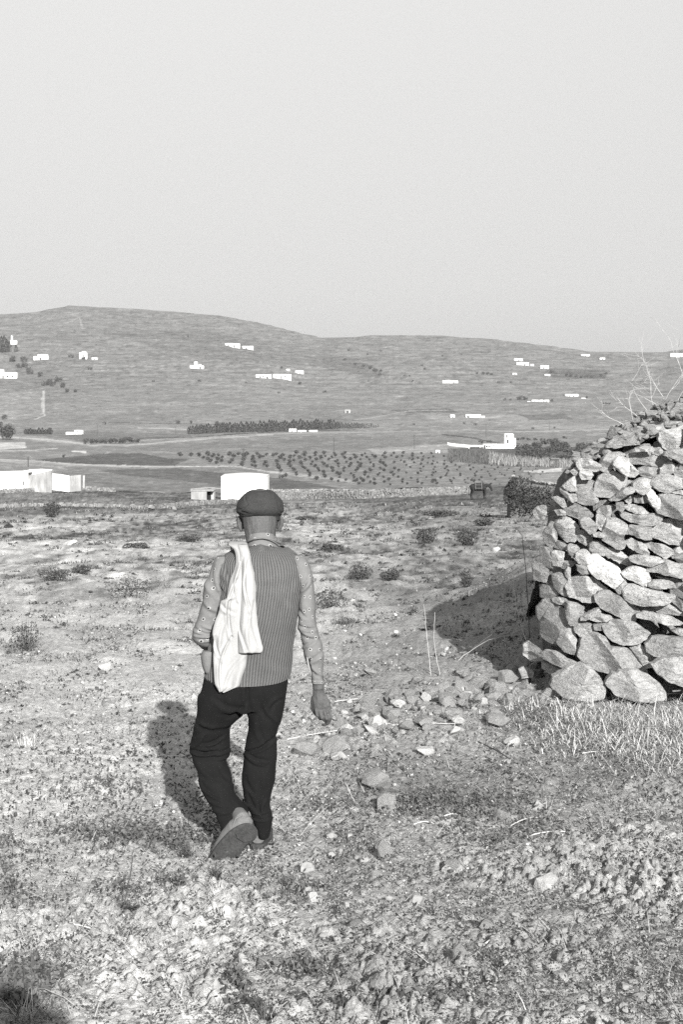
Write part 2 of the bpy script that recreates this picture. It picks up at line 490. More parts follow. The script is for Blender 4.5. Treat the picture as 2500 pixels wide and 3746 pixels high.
LINES = [  # thin paths, walls and banks: polyline in photo pixels, half width px, albedo
    ([(0, 1681), (130, 1686), (260, 1697), (420, 1704), (640, 1707), (860, 1706), (980, 1725), (1030, 1730)], 2.2, .34),
    ([(-300, 1602), (40, 1600), (180, 1608), (320, 1626)], 2.4, .36),
    ([(330, 1626), (520, 1610), (700, 1602), (840, 1592), (1000, 1586), (1400, 1580), (1700, 1575)], 1.8, .24),
    ([(820, 1590), (1000, 1580), (1300, 1572)], 1.6, .06),
    ([(500, 1603), (700, 1600), (900, 1586)], 1.5, .07),
    ([(-300, 1655), (110, 1648), (210, 1640)], 2.0, .30),
    ([(1620, 1590), (1720, 1600), (1840, 1625)], 2.0, .05),
    ([(1700, 1572), (1900, 1580), (2200, 1572), (2400, 1560)], 2.0, .27),
    ([(2150, 1590), (2300, 1582), (2400, 1575)], 1.8, .24),
    ([(700, 1790), (760, 1784), (1000, 1798), (1200, 1800), (1500, 1800), (1700, 1793)], 2.2, .40),
    ([(300, 1795), (420, 1803), (560, 1800), (700, 1805)], 1.6, .30),
    ([(0, 1852), (200, 1850), (420, 1856), (640, 1862)], 2.2, .36),
    ([(0, 1876), (220, 1884), (420, 1876), (560, 1868), (720, 1852)], 2.0, .36),
    ([(1300, 1862), (1440, 1838), (1600, 1830), (1720, 1828)], 2.0, .07),
    ([(160, 1430), (155, 1490), (162, 1520), (130, 1533)], 1.6, .30),
    ([(1640, 1500), (1500, 1503), (1430, 1515), (1350, 1530), (1300, 1535)], 1.2, .22),
    ([(400, 1545), (520, 1548), (800, 1552)], 1.4, .08),
    ([(250, 1180), (290, 1160), (300, 1200)], 1.2, .22),
    ([(0, 1290), (180, 1330), (330, 1352), (500, 1345)], 1.2, .09),
]
def in_poly(px, row, poly):
    ins = np.zeros(px.shape, bool)
    n = len(poly); j = n - 1
    for i in range(n):
        xi, yi = poly[i]; xj, yj = poly[j]
        c = ((yi > row) != (yj > row)) & (px < (xj - xi) * (row - yi) / (yj - yi + 1e-9) + xi)
        ins ^= c; j = i
    return ins
def far_tone(X, Y, px, row):
    t = np.where(row < 1545, .150, .165)
    jx = 14 * fbm(px / 60, row / 14, 3, 90); jy = 3.0 * fbm(px / 50, row / 10, 3, 91)
    for poly, a in PATCH:
        t = np.where(in_poly(px + jx, row + jy, poly), a, t)
    # scattered scrub and stony streaks along the contours
    s = fbm(px / 26, row / 3.2, 4, 92)
    t = t * (1 + .30 * s)
    t = t * np.where(row < 1540, .95, 1.0)
    calm = np.clip((row - 1395) / 60, 0, 1)
    s2 = vn(px / 16, row / 2.6, 95)
    t = np.where((s2 > .74 + .14 * calm) & (row < 1560), t * .72, t)
    s4 = vn(px / 48 + 3 * vn(px / 90, row / 30, 71), row / 1.9 + 5 * vn(px / 120, row / 60, 72), 98)
    t = np.where((s4 > .76 + .12 * calm) & (row < 1550), t * .80, t)
    t = np.where((s4 < .20 - .12 * calm) & (row < 1550), t * 1.14, t)
    s3 = vn(px / 22, row / 2.4, 96)
    t = np.where((s3 > .80), t * 1.28, t)
    for pts, hw, a in LINES:
        for (x0, y0), (x1, y1) in zip(pts[:-1], pts[1:]):
            dx, dy = x1 - x0, y1 - y0
            k = np.clip(((px - x0) * dx + (row - y0) * dy) / (dx * dx + dy * dy), 0, 1)
            d = np.hypot((px - x0 - k * dx) * .3, row - y0 - k * dy)
            m = (d < hw * (0.5 + .9 * vn(px / 9, row / 9, 97)))
            t = np.where(m, a, t)
    return np.clip(t * 0.93, .03, .5)

def build_far():
    Yt = np.concatenate([np.linspace(185, 1350, 1500), np.linspace(1352, YR, 1500)])
    rt = HOR + base_drop(0 * Yt - 20, Yt) * F / Yt
    rt = np.minimum.accumulate(rt)
    rows = np.linspace(rt[0], rt[-1], 430)
    yd = np.interp(-rows, -rt, Yt)
    ys = np.concatenate([yd, [2760, 2850, 3000, 3300]])
    ys = np.maximum.accumulate(ys + np.arange(len(ys)) * 1e-3)
    side = np.array([.29, .32, .36, .42, .5, .6, .75, 1.0, 1.4, 2.2])
    t = np.concatenate([-side[::-1], np.linspace(-.265, .265, 620), side])
    Tg, Y = np.meshgrid(t, ys)
    X = Tg * Y
    z = gz(X, Y)
    # terraces: the slope steps down in low dry walls that follow the contours
    k = sstep(1330, 1480, Y) * (.35 + .65 * vn(X / 260, Y / 260, 33))
    zz = z + 3 * fbm(X / 90, Y / 90, 3, 34)
    st = 7.0
    fr = (zz / st) - np.floor(zz / st)
    z = z + k * st * .30 * (sstep(.0, .22, fr) - fr)
    z = z + .5 * fbm(X / 22, Y / 30, 3, 35) * sstep(250, 900, Y)
    z = z + .35 * fbm(X / 6, Y / 12, 2, 36) * (1 - sstep(500, 900, Y))
    px = CX + F * X / Y; row = HOR + (HC - z) * F / Y
    tone = far_tone(X, Y, px, row)
    V = np.stack([X.ravel(), Y.ravel(), z.ravel()], 1)
    ncol = X.shape[1]
    cut = int(np.searchsorted(ys, 1290))
    Vv = V[:(cut + 1) * ncol]; tv = tone.ravel()[:(cut + 1) * ncol]
    o = obj('valley_floor', Vv, grid_faces(cut + 1, ncol), M['far'], tone=tv); label(o, kind='structure')
    Vv = V[cut * ncol:]; tv = tone.ravel()[cut * ncol:]
    o2 = obj('hillside', Vv, grid_faces(len(ys) - cut, ncol), M['far'], tone=tv); label(o2, kind='structure')
build_far()
# thin summer haze over the valley: one closed box round everything
def haze():
    x, y0, y1, z0, z1 = 8200, -60, 3700, -230, 330
    V = [(-x, y0, z0), (x, y0, z0), (x, y1, z0), (-x, y1, z0), (-x, y0, z1), (x, y0, z1), (x, y1, z1), (-x, y1, z1)]
    Fc = [[0, 3, 2, 1], [4, 5, 6, 7], [0, 1, 5, 4], [1, 2, 6, 5], [2, 3, 7, 6], [3, 0, 4, 7]]
    m = bpy.data.materials.new('haze'); m.use_nodes = True; n = m.node_tree.nodes; n.clear()
    pv = n.new('ShaderNodeVolumePrincipled'); pv.inputs['Color'].default_value = (.95, .95, .945, 1)
    pv.inputs['Density'].default_value = .00008; pv.inputs['Anisotropy'].default_value = .2
    out = n.new('ShaderNodeOutputMaterial'); m.node_tree.links.new(pv.outputs[0], out.inputs['Volume'])
    o = obj('haze', V, Fc, m, smooth=False); label(o, kind='stuff')
haze()
# ------------------------------------------------------------------ stones
def rock_mesh(name, seed, sub=2, flat=0.7, m=None, tone=None, sq=(1, 1, 1)):
    r = np.random.default_rng(seed)
    bm = bmesh.new()
    bmesh.ops.create_icosphere(bm, subdivisions=sub, radius=1.0)
    v = np.array([x.co[:] for x in bm.verts])
    for k in range(9):
        n = r.normal(size=3); n /= np.linalg.norm(n)
        d = r.uniform(.40, .82)
        s = v @ n
        v = v - np.outer(np.clip(s - d, 0, None), n)
    v *= 1 + .05 * r.normal(size=(len(v), 1))
    v *= np.array([1, r.uniform(.7, .95), flat * r.uniform(.8, 1.15)]) * np.array(sq)
    f = [[x.index for x in p.verts] for p in bm.faces]
    bm.free()
    v = v / np.abs(v).max(0) * np.array([1, .8, flat])      # half sizes 1, .8, flat
    me = mkmesh(name, v, np.array(f), False, tone=None if tone is None else np.full(len(v), tone))
    me.materials.append(m)
    return me

# ------------------------------------------------------------------ the dry stone wall, traced stone by stone
def cropA(pts): return [(1950 + x / 2.851, 1500 + y / 2.851) for x, y in pts]
def cropB(pts): return [(1950 + x / 2.851, 1900 + y / 2.851) for x, y in pts]
def cropC(pts): return [(1900 + x / 2.613, 2250 + y / 2.613) for x, y in pts]
WA = [
 [(1350,240),(1400,215),(1470,200),(1568,165),(1640,170),(1640,380),(1480,400),(1430,415),(1380,400),(1340,330)],
 [(1400,440),(1470,415),(1568,400),(1650,420),(1650,560),(1540,550),(1480,510),(1390,480)],
 [(1010,470),(1080,450),(1150,430),(1220,450),(1300,480),(1380,500),(1400,560),(1330,600),(1220,575),(1130,570),(1060,565),(1020,530)],
 [(850,540),(900,495),(960,490),(1000,510),(1005,560),(980,690),(930,660),(880,610),(840,570)],
 [(985,540),(1030,560),(1060,600),(1110,650),(1050,700),(990,690),(985,620)],
 [(740,500),(800,450),(900,440),(960,470),(880,500),(850,540),(840,590),(800,640),(730,640),(710,570)],
 [(480,530),(530,505),(600,510),(650,540),(700,560),(690,620),(640,640),(560,620),(500,630),(470,580)],
 [(1120,610),(1180,590),(1300,605),(1330,630),(1310,690),(1260,720),(1200,700),(1150,690),(1120,670)],
 [(1350,610),(1400,550),(1450,540),(1500,580),(1480,630),(1450,660),(1340,680)],
 [(1480,620),(1530,570),(1600,560),(1660,600),(1660,720),(1570,730),(1500,690)],
 [(500,650),(520,635),(610,635),(625,680),(600,720),(520,725),(500,700)],
 [(400,640),(440,610),(490,620),(490,670),(440,690)],
 [(690,720),(740,670),(820,635),(900,670),(960,700),(960,760),(900,870),(800,900),(680,900),(655,830)],
 [(480,760),(560,735),(640,735),(655,800),(640,870),(670,940),(620,990),(540,980),(460,950),(470,850)],
 [(330,790),(400,720),(440,690),(450,740),(440,800),(460,830),(400,850),(340,820)],
 [(305,820),(330,830),(380,870),(440,870),(450,940),(400,960),(350,910),(310,870)],
 [(950,770),(990,730),(1050,740),(1050,800),(980,810)],
 [(1055,760),(1110,720),(1170,705),(1230,730),(1240,780),(1190,840),(1150,880),(1090,860),(1060,810)],
 [(1250,750),(1320,690),(1420,670),(1500,700),(1600,740),(1640,780),(1450,830),(1400,865),(1310,830),(1250,790)],
 [(1460,840),(1530,790),(1640,780),(1650,890),(1540,880),(1450,860)],
 [(1200,850),(1240,815),(1270,850),(1300,900),(1340,930),(1310,1000),(1300,1040),(1240,990),(1210,930)],
 [(1070,900),(1110,880),(1180,885),(1190,960),(1150,970),(1070,965)],
 [(960,930),(1000,860),(1060,850),(1060,940),(1000,980)],
 [(820,940),(900,870),(960,810),(1050,800),(1050,850),(980,880),(920,940),(850,950)],
 [(640,990),(720,940),(800,910),(820,950),(760,990),(690,1020),(650,1050)],
 [(680,1060),(740,1000),(850,985),(870,1020),(810,1060),(800,1120),(760,1130),(690,1080)],
 [(880,970),(950,960),(960,1020),(930,1070),(880,1030)],
 [(970,1000),(1060,985),(1140,1010),(1200,1070),(1170,1090),(1080,1080),(1000,1050)],
 [(950,1080),(1010,1070),(1060,1100),(1180,1090),(1220,1075),(1320,1075),(1325,1130),(1250,1195),(1150,1195),(1040,1170),(960,1130)],
 [(1320,960),(1350,900),(1420,880),(1500,890),(1600,900),(1650,940),(1650,1120),(1540,1140),(1440,1110),(1330,1080),(1310,1020)],
 [(350,1020),(400,975),(470,980),(560,1030),(620,1090),(600,1110),(540,1110),(470,1130),(380,1100),(350,1060)],
 [(25,1060),(60,1010),(110,990),(135,1000),(130,1080),(110,1140),(70,1140),(30,1110)],
 [(240,1050),(300,1035),(340,1060),(340,1095),(270,1100)],
 [(190,960),(240,940),(280,990),(250,1030),(200,1010)],
 [(215,920),(270,900),(320,930),(340,1000),(300,1010),(250,960)],
 [(1080,400),(1150,380),(1240,380),(1250,440),(1150,430),(1090,440)],
 [(860,300),(960,290),(1080,320),(1090,360),(960,370),(880,400),(780,390),(800,340)],
 [(1250,400),(1330,390),(1360,430),(1340,480),(1260,460)],
]
WB = [
 [(250,60),(300,0),(360,-20),(420,10),(470,80),(470,130),(430,220),(350,230),(310,190),(270,120)],
 [(500,10),(540,-20),(600,-20),(640,30),(670,80),(640,130),(630,170),(570,130),(510,70)],
 [(450,170),(520,110),(570,130),(620,180),(580,285),(520,250),(450,200)],
 [(680,-50),(740,-40),(780,20),(750,120),(700,110),(670,40)],
 [(760,80),(800,0),(850,-10),(900,0),(990,70),(960,110),(930,180),(955,230),(930,300),(870,300),(800,250),(740,220),(745,150)],
 [(640,150),(700,130),(745,160),(740,190),(650,185)],
 [(985,130),(1030,60),(1120,65),(1225,75),(1220,200),(1150,210),(1060,170),(990,160)],
 [(1235,110),(1290,40),(1360,10),(1450,0),(1570,10),(1650,40),(1650,250),(1550,255),(1420,245),(1340,210),(1260,190)],
 [(985,240),(1050,200),(1100,230),(1170,260),(1190,320),(1200,370),(1120,350),(1020,300)],
 [(1200,265),(1260,250),(1360,260),(1440,310),(1460,340),(1370,410),(1300,360),(1220,300)],
 [(1460,370),(1500,310),(1568,280),(1650,290),(1650,430),(1520,430),(1465,400)],
 [(600,270),(640,230),(700,230),(760,290),(740,370),(650,370),(595,330)],
 [(370,290),(400,255),(460,270),(490,310),(470,370),(460,410),(400,380),(370,330)],
 [(760,310),(820,300),(920,330),(1000,400),(1020,440),(980,480),(900,450),(800,400),(750,370)],
 [(1030,410),(1090,380),(1200,380),(1300,390),(1340,430),(1270,460),(1220,490),(1120,470),(1050,450)],
 [(1230,520),(1280,450),(1400,430),(1480,450),(1600,470),(1650,600),(1540,600),(1380,580),(1290,560),(1220,550)],
 [(465,360),(510,320),(560,315),(600,360),(600,410),(570,460),(500,470),(465,430)],
 [(210,350),(240,330),(320,335),(310,420),(290,480),(220,480),(210,420)],
 [(300,440),(400,430),(450,440),(400,490),(330,520),(300,500)],
 [(590,460),(620,400),(680,375),(730,400),(790,450),(880,490),(900,560),(940,600),(900,680),(840,710),(760,660),(660,600),(610,540)],
 [(950,570),(1000,530),(1060,490),(1130,500),(1190,530),(1210,600),(1200,680),(1120,680),(1050,640),(980,610)],
 [(1220,670),(1270,640),(1360,630),(1440,640),(1470,700),(1360,720),(1260,725),(1215,705)],
 [(470,480),(560,480),(600,520),(590,560),(520,575),(480,540)],
 [(340,560),(370,500),(400,510),(390,590),(430,640),(400,660),(350,600)],
 [(380,720),(400,660),(460,610),(550,590),(640,620),(760,720),(680,790),(670,830),(600,860),(500,840),(400,810)],
 [(870,740),(900,700),(960,640),(1000,690),(960,760),(900,780)],
 [(680,820),(740,770),(820,755),(880,780),(960,830),(1070,910),(1080,950),(1020,1050),(950,1040),(860,990),(740,940),(690,890)],
 [(970,780),(1010,700),(1080,690),(1200,730),(1330,750),(1430,770),(1430,820),(1350,870),(1200,890),(1100,900),(1000,860)],
 [(1450,790),(1480,700),(1550,665),(1650,680),(1650,950),(1550,940),(1480,870)],
 [(1265,930),(1320,880),(1430,860),(1500,870),(1570,940),(1640,990),(1500,990),(1370,985),(1280,960)],
 [(1120,1010),(1200,970),(1330,990),(1450,1010),(1530,1060),(1500,1085),(1380,1085),(1250,1060),(1120,1045)],
 [(230,870),(220,840),(280,815),(340,820),(370,860),(320,890),(260,885)],
 [(350,960),(370,870),(450,875),(530,910),(510,1000),(440,1100),(380,1095),(350,1020)],
 [(150,1000),(200,870),(260,900),(330,930),(330,1040),(290,1250),(210,1280),(130,1250),(100,1150)],
 [(310,1080),(340,1040),(380,1100),(430,1120),(440,1220),(420,1380),(330,1370),(270,1290)],
 [(510,1030),(600,970),(680,920),(700,960),(620,1020),(540,1060),(510,1060)],
 [(600,1010),(680,980),(800,1000),(840,1030),(760,1060),(660,1070),(610,1050)],
 [(650,1110),(740,1080),(860,1060),(900,1080),(800,1120),(740,1160),(660,1160)],
 [(770,1140),(850,1070),(950,1055),(1080,1080),(1120,1120),(1190,1160),(1150,1220),(1060,1290),(920,1300),(830,1260),(780,1200)],
 [(440,1110),(500,1090),(560,1160),(620,1190),(560,1220),(500,1230),(450,1180)],
 [(500,1080),(600,1070),(650,1130),(620,1190),(560,1150)],
 [(220,600),(300,560),(340,600),(370,680),(370,790),(300,780),(240,720)],
 [(150,620),(200,510),(210,600),(190,660),(155,680)],
 [(60,940),(130,830),(200,850),(150,990),(110,1080),(60,1030)],
 [(130,160),(200,20),(240,60),(240,200),(200,290),(140,250)],
 [(240,220),(330,230),(360,300),(300,320),(240,300)],
 [(100,300),(200,300),(210,420),(200,500),(110,480)],
 [(20,480),(90,460),(150,520),(130,640),(30,640)],
 [(100,700),(200,690),(240,750),(190,830),(100,820)],
 [(1300,600),(1380,610),(1480,610),(1560,650),(1480,660),(1380,640)],
 [(1090,920),(1180,910),(1260,930),(1250,960),(1140,970)],
]
WC = [
 [(610,420),(640,260),(700,210),(780,195),(840,230),(880,310),(950,300),(1040,310),(1080,350),(1150,430),(1190,520),(1080,520),(1010,560),(900,545),(780,540),(690,490)],
 [(1080,330),(1180,290),(1250,360),(1300,420),(1290,480),(1200,500),(1150,420)],
 [(1245,300),(1310,230),(1400,215),(1560,215),(1640,300),(1640,390),(1500,400),(1330,405),(1255,360)],
 [(350,720),(360,660),(430,590),(520,510),(610,480),(700,520),(760,600),(790,680),(780,760),(700,790),(560,810),(420,790)],
 [(870,680),(920,600),(1020,560),(1150,545),(1260,590),(1330,660),(1360,740),(1300,790),(1100,800),(950,780)],
 [(1310,500),(1400,440),(1560,410),(1680,450),(1700,650),(1600,680),(1450,640),(1350,580)],
 [(245,420),(290,370),(380,360),(440,400),(560,440),(540,480),(440,495),(330,480),(270,450)],
 [(250,480),(330,490),(430,510),(420,560),(300,570),(250,540)],
 [(1480,160),(1540,130),(1640,150),(1640,210),(1540,200)],
 [(60,300),(110,265),(180,300),(220,340),(200,400),(120,440),(50,380)],
 [(0,520),(60,490),(130,530),(120,590),(30,600)],
]
WPAL = {('A', 3): .46, ('A', 20): .46, ('B', 19): .50, ('B', 20): .42, ('A', 0): .36, ('B', 7): .36, ('A', 31): .40, ('A', 14): .38, ('C', 1): .36, ('A', 17): .34, ('B', 24): .36, ('B', 17): .40}
wall_foot = np.array([2.05, 12.0, g1(2.05, 12.0)])
wall = thing('dry_stone_wall', wall_foot, 'tall rough dry stone wall end with dark gaps and a loose rubble top', 'wall')
def faceY(px, row):
    """distance of the wall face: nearly square to the view, its end turns away at the left"""
    y = 11.75 - .50 * (row - 1650) / 850.0
    return y - .58 * np.clip(px - 2110, 0, 900) * 11.6 / F + np.clip((2125 - px) / 125.0, 0, 1.5) ** 1.6 * .34

def poly_rock(poly, seed, tone, parent, thick=None, Yfun=faceY, name='stone', grow=1.08, dY=0.0):
    r = np.random.default_rng(seed)
    P = np.array(poly, float)
    c = P.mean(0)
    size = np.sqrt(np.ptp(P[:, 0]) * np.ptp(P[:, 1]))
    n = 32
    cl = np.vstack([P, P[:1]])
    seg = np.hypot(*np.diff(cl, axis=0).T); cum = np.concatenate([[0], np.cumsum(seg)])
    s = np.linspace(0, cum[-1], n, endpoint=False)
    O = np.stack([np.interp(s, cum, cl[:, 0]), np.interp(s, cum, cl[:, 1])], 1)
    O = .90 * O + .05 * np.roll(O, 1, 0) + .05 * np.roll(O, -1, 0)
    O = O + r.normal(size=O.shape) * size * .012
    O = c + (O - c) * grow
    Yc = float(Yfun(c[0], c[1])) + dY
    m = Yc / F
    D = (thick or .58) * size * m
    ss = [0, .15, .3, .45, .6, .74, .86, .95, 1.0, 1.0, .93, .75, .4]
    dd = [-1, -1, -1, -1, -.98, -.93, -.80, -.58, -.2, .35, .8, 1.3, 1.5]
    planes = []
    a0 = r.uniform(0, 6.28)
    for _k in range(3):
        aa = a0 + 2.09 * _k + r.uniform(-.6, .6); tl = r.uniform(.5, 2.1)
        planes.append((tl * math.cos(aa), tl * math.sin(aa), r.uniform(.45, .85)))
    V = []; 
    half = size * .5
    for s_, d_ in zip(ss, dd):
        for k in range(n):
            q = c + (O[k] - c) * s_
            u = (q - c) / half
            d = d_
            if d_ < 0.3:
                f = min([p[2] - .6 * (p[0] * u[0] + p[1] * u[1]) for p in planes] + [1.0])
                f = max(f, .05)
                d = max(d_, -f) if d_ < 0 else d_
            jit = .05 * (vn(np.array([q[0] / 9.]), np.array([q[1] / 9.]), seed % 97)[0] - .5)
            Yp = float(Yfun(q[0], q[1])) + dY + (d + jit * 1.6) * D
            V.append(W(CX + (q[0] - CX) * 1.0, q[1], Yc) + np.array([0, Yp - Yc, 0]))
    V = np.array(V)
    Fc = []
    for i in range(len(ss) - 1):
        for k in range(n):
            a = i * n + k; b = i * n + (k + 1) % n
            Fc.append([a, b, b + n, a + n])
    Fc.append(list(range((len(ss) - 1) * n, len(ss) * n)))
    o = obj(name, V, Fc, M['stone'], parent=parent, smooth=False, tone=np.full(len(V), tone))
    # keep crisp facet ridges but no quilting: smooth only gentle angles
    me = o.data
    try:
        me.polygons.foreach_set('use_smooth', np.ones(len(me.polygons), bool))
        me.set_sharp_from_angle(angle=math.radians(22))
    except Exception:
        pass
    return o

for tag_, lst, cv in (('A', WA, cropA), ('B', WB, cropB), ('C', WC, cropC)):
    for i, p in enumerate(lst):
        pts = cv(p)
        tone = WPAL.get((tag_, i), float(RNG.uniform(.22, .36)))
        c = np.mean(pts, 0)
        dy = float(RNG.uniform(-.07, .08))
        if tag_ == 'C' and i in (3, 4, 5): dy = -.22
        if tag_ == 'A' and c[1] < 1640: dy = .12
        poly_rock(pts, 100 * i + ord(tag_), tone, wall, dY=dy)

# hearting: a second layer of smaller stones behind the face, seen dark through the gaps; and beyond the frame on the right
ROCKS = [rock_mesh('stone', 300 + i, 2, .68, M['stone'], .20) for i in range(10)]
FROCK = [rock_mesh('stone', 330 + i, 2, .62, M['rock']) for i in range(10)]
PROCK = [rock_mesh('stone', 350 + i, 2, .62, M['rock_pale']) for i in range(4)]
WY = 11.5
def wall_top(px):
    return np.interp(px, [2030, 2060, 2110, 2180, 2250, 2330, 2420, 2500, 2700, 3100], [1830, 1730, 1680, 1650, 1610, 1585, 1560, 1545, 1520, 1500])
cnt = 0
for row in np.arange(1600, 2560, 58):
    for px in np.arange(2080, 2540, 72):
        q = (px + RNG.uniform(-20, 20), row + RNG.uniform(-14, 14))
        if q[1] < wall_top(q[0]) + 50: continue
        Y = float(faceY(*q)) + .27
        p = W(q[0], q[1], Y)
        shared('stone', ROCKS[RNG.integers(10)], p, wall, rot3=(RNG.uniform(-.5, .5), RNG.uniform(-.4, .4), RNG.uniform(0, 6)), scale=float(RNG.uniform(.12, .15)))
# the wall goes on out of the frame
for row in np.arange(1560, 2600, 70):
    for px in np.arange(2560, 3300, 118):
        q = (px + RNG.uniform(-22, 22), row + RNG.uniform(-10, 10))
        if q[1] < wall_top(q[0]) + 20: continue
        p = W(q[0], q[1], float(faceY(*q)) + .05)
        shared('stone', ROCKS[RNG.integers(10)], p, wall, rot3=(RNG.uniform(-.3, .3), RNG.uniform(-.3, .3), RNG.uniform(-.5, .5)), scale=(.17, .15, .12))
# the end of the wall, turning away
for row in np.arange(1760, 2480, 60):
    for k in range(3):
        z = HC + (HOR - row) * 11.6 / F
        p = np.array([1.92 + .02 * k + RNG.uniform(-.02, .02) + (row < 1900) * .12, 12.25 + .22 * k, z])
        shared('stone', ROCKS[RNG.integers(10)], p, wall, rot3=(RNG.uniform(-.3, .3), RNG.uniform(-.3, .3), RNG.uniform(-.5, .5)), scale=float(RNG.uniform(.10, .14)))
# core of earth and small stone
def core():
    xs = np.linspace(1.86, 6.2, 40); V = []; 
    prof = [(12.05, 0), (12.03, .4), (12.0, .8), (12.1, .97), (12.5, 1.0), (12.9, .95), (13.05, .5), (13.05, 0)]
    for x in xs:
        px = CX + x * F / 11.9
        top = HC + (HOR - (wall_top(px) + 45)) * 11.9 / F
        if x < 1.95: top -= .25
        gb = g1(x, 12.0) - .25
        for (y, h) in prof:
            j = .05 * (random.random() - .5)
            V.append((x + j, y + j - .58 * max(0, x - 1.92) * (1 if y < 12.6 else .6), gb + (top - gb) * h + j * (h > 0)))
    n = len(prof); Fc = []
    for i in range(len(xs) - 1):
        for k in range(n - 1):
            a = i * n + k; Fc.append([a, a + 1, a + n + 1, a + n])
    Fc.append(list(range(n))); Fc.append(list(range((len(xs) - 1) * n, len(xs) * n))[::-1])
    obj('core', V, Fc, M['core'], parent=wall, smooth=False)
core()
# coping rubble and the loose heap thrown on top of the wall
heap = thing('rubble_heap', (3.0, 12.8, 1.1), 'loose grey heap of small rubble thrown on top of the stone wall', 'rubble heap')
def heap_z(x, y):
    y = y + .5 * max(0, x - 2.0)
    px = CX + x * F / 12.2
    t = np.interp(px, [2120, 2180, 2230, 2300, 2400, 2500, 2700, 3100], [1720, 1665, 1625, 1575, 1515, 1470, 1430, 1440])
    top = HC + (HOR - t) * 12.9 / F
    front = HC + (HOR - (wall_top(px) + 12)) * 11.9 / F
    k = np.clip((y - 11.75) / (12.9 - 11.75), 0, 1)
    back = np.clip((y - 13.0) / 2.6, 0, 1)
    return (front + (top - front) * k) - back * (top - g1(3, 15) + .3)
def heap_body():
    xs = np.linspace(1.98, 6.2, 90); ysh = np.linspace(11.95, 15.6, 70)
    X, Y = np.meshgrid(xs, ysh)
    Y = Y - .5 * np.clip(X - 2.0, 0, 9)
    Z = np.vectorize(heap_z)(X, Y) - .05
    f1, f2, cr = worley(X / .10, Y / .10, 61)
    Z = Z + .05 * np.clip(1 - f1, 0, 1) + .03 * fbm(X / .2, Y / .2, 3, 62)
    Z = np.where(X < 2.12, Z - .25 * (2.12 - X) / .14, Z)
    V = np.stack([X.ravel(), Y.ravel(), Z.ravel()], 1)
    obj('rubble_fill', V, grid_faces(*X.shape), M['pebble'], parent=heap, smooth=False, tone=.20 + .10 * RNG.random(len(V)))
heap_body()
for i in range(285):
    x = RNG.uniform(2.0, 3.15) if i < 235 else RNG.uniform(3.15, 4.6)
    y = RNG.uniform(11.85, 13.2) - .5 * max(0, x - 2.0)
    s = float(RNG.choice([.03, .04, .05, .065, .085, .11], p=[.22, .26, .24, .16, .08, .04]))
    z = heap_z(x, y) + s * .25
    if x < 2.2 and y > 12.5: y = 12.3
    shared('stone', ROCKS[RNG.integers(10)], (x, y, z), heap, rot3=(RNG.uniform(-.5, .5), RNG.uniform(-.5, .5), RNG.uniform(0, 6)), scale=(s * RNG.uniform(.9, 1.4), s, s * RNG.uniform(.6, 1.0)))

# ------------------------------------------------------------------ rubble spilled at the foot of the wall
spill = thing('stone_spill', hit(1650, 2560), 'long spill of broken grey stones on the ground left of the wall foot', 'stone spill')
for i in range(285):
    t = RNG.random()
    px = 1150 + 820 * t + RNG.normal() * 25
    cr = np.interp(px, [1150, 1350, 1500, 1700, 1850, 1960], [2700, 2640, 2595, 2565, 2545, 2505])
    hw = np.interp(px, [1150, 1350, 1500, 1700, 1850, 1960], [70, 85, 90, 88, 75, 70])
    row = cr + RNG.normal() * hw * .55
    if 1130 < px < 1240 and row < 2700: continue
    p = hit(px, row)
    wpx = float(RNG.choice([22, 32, 45, 62, 85], p=[.14, .25, .30, .20, .11]))
    s = wpx * .5 * p[1] / F
    me = (FROCK[RNG.integers(10)] if RNG.random() > .3 else ROCKS[RNG.integers(10)]) if RNG.random() > .2 else PROCK[RNG.integers(4)]
    shared('stone', me, p + [0, 0, s * RNG.uniform(.25, .8)], spill, rot3=(RNG.uniform(-.6, .6), RNG.uniform(-.6, .6), RNG.uniform(0, 6)), scale=(s, s, s * RNG.uniform(.7, 1.3)))

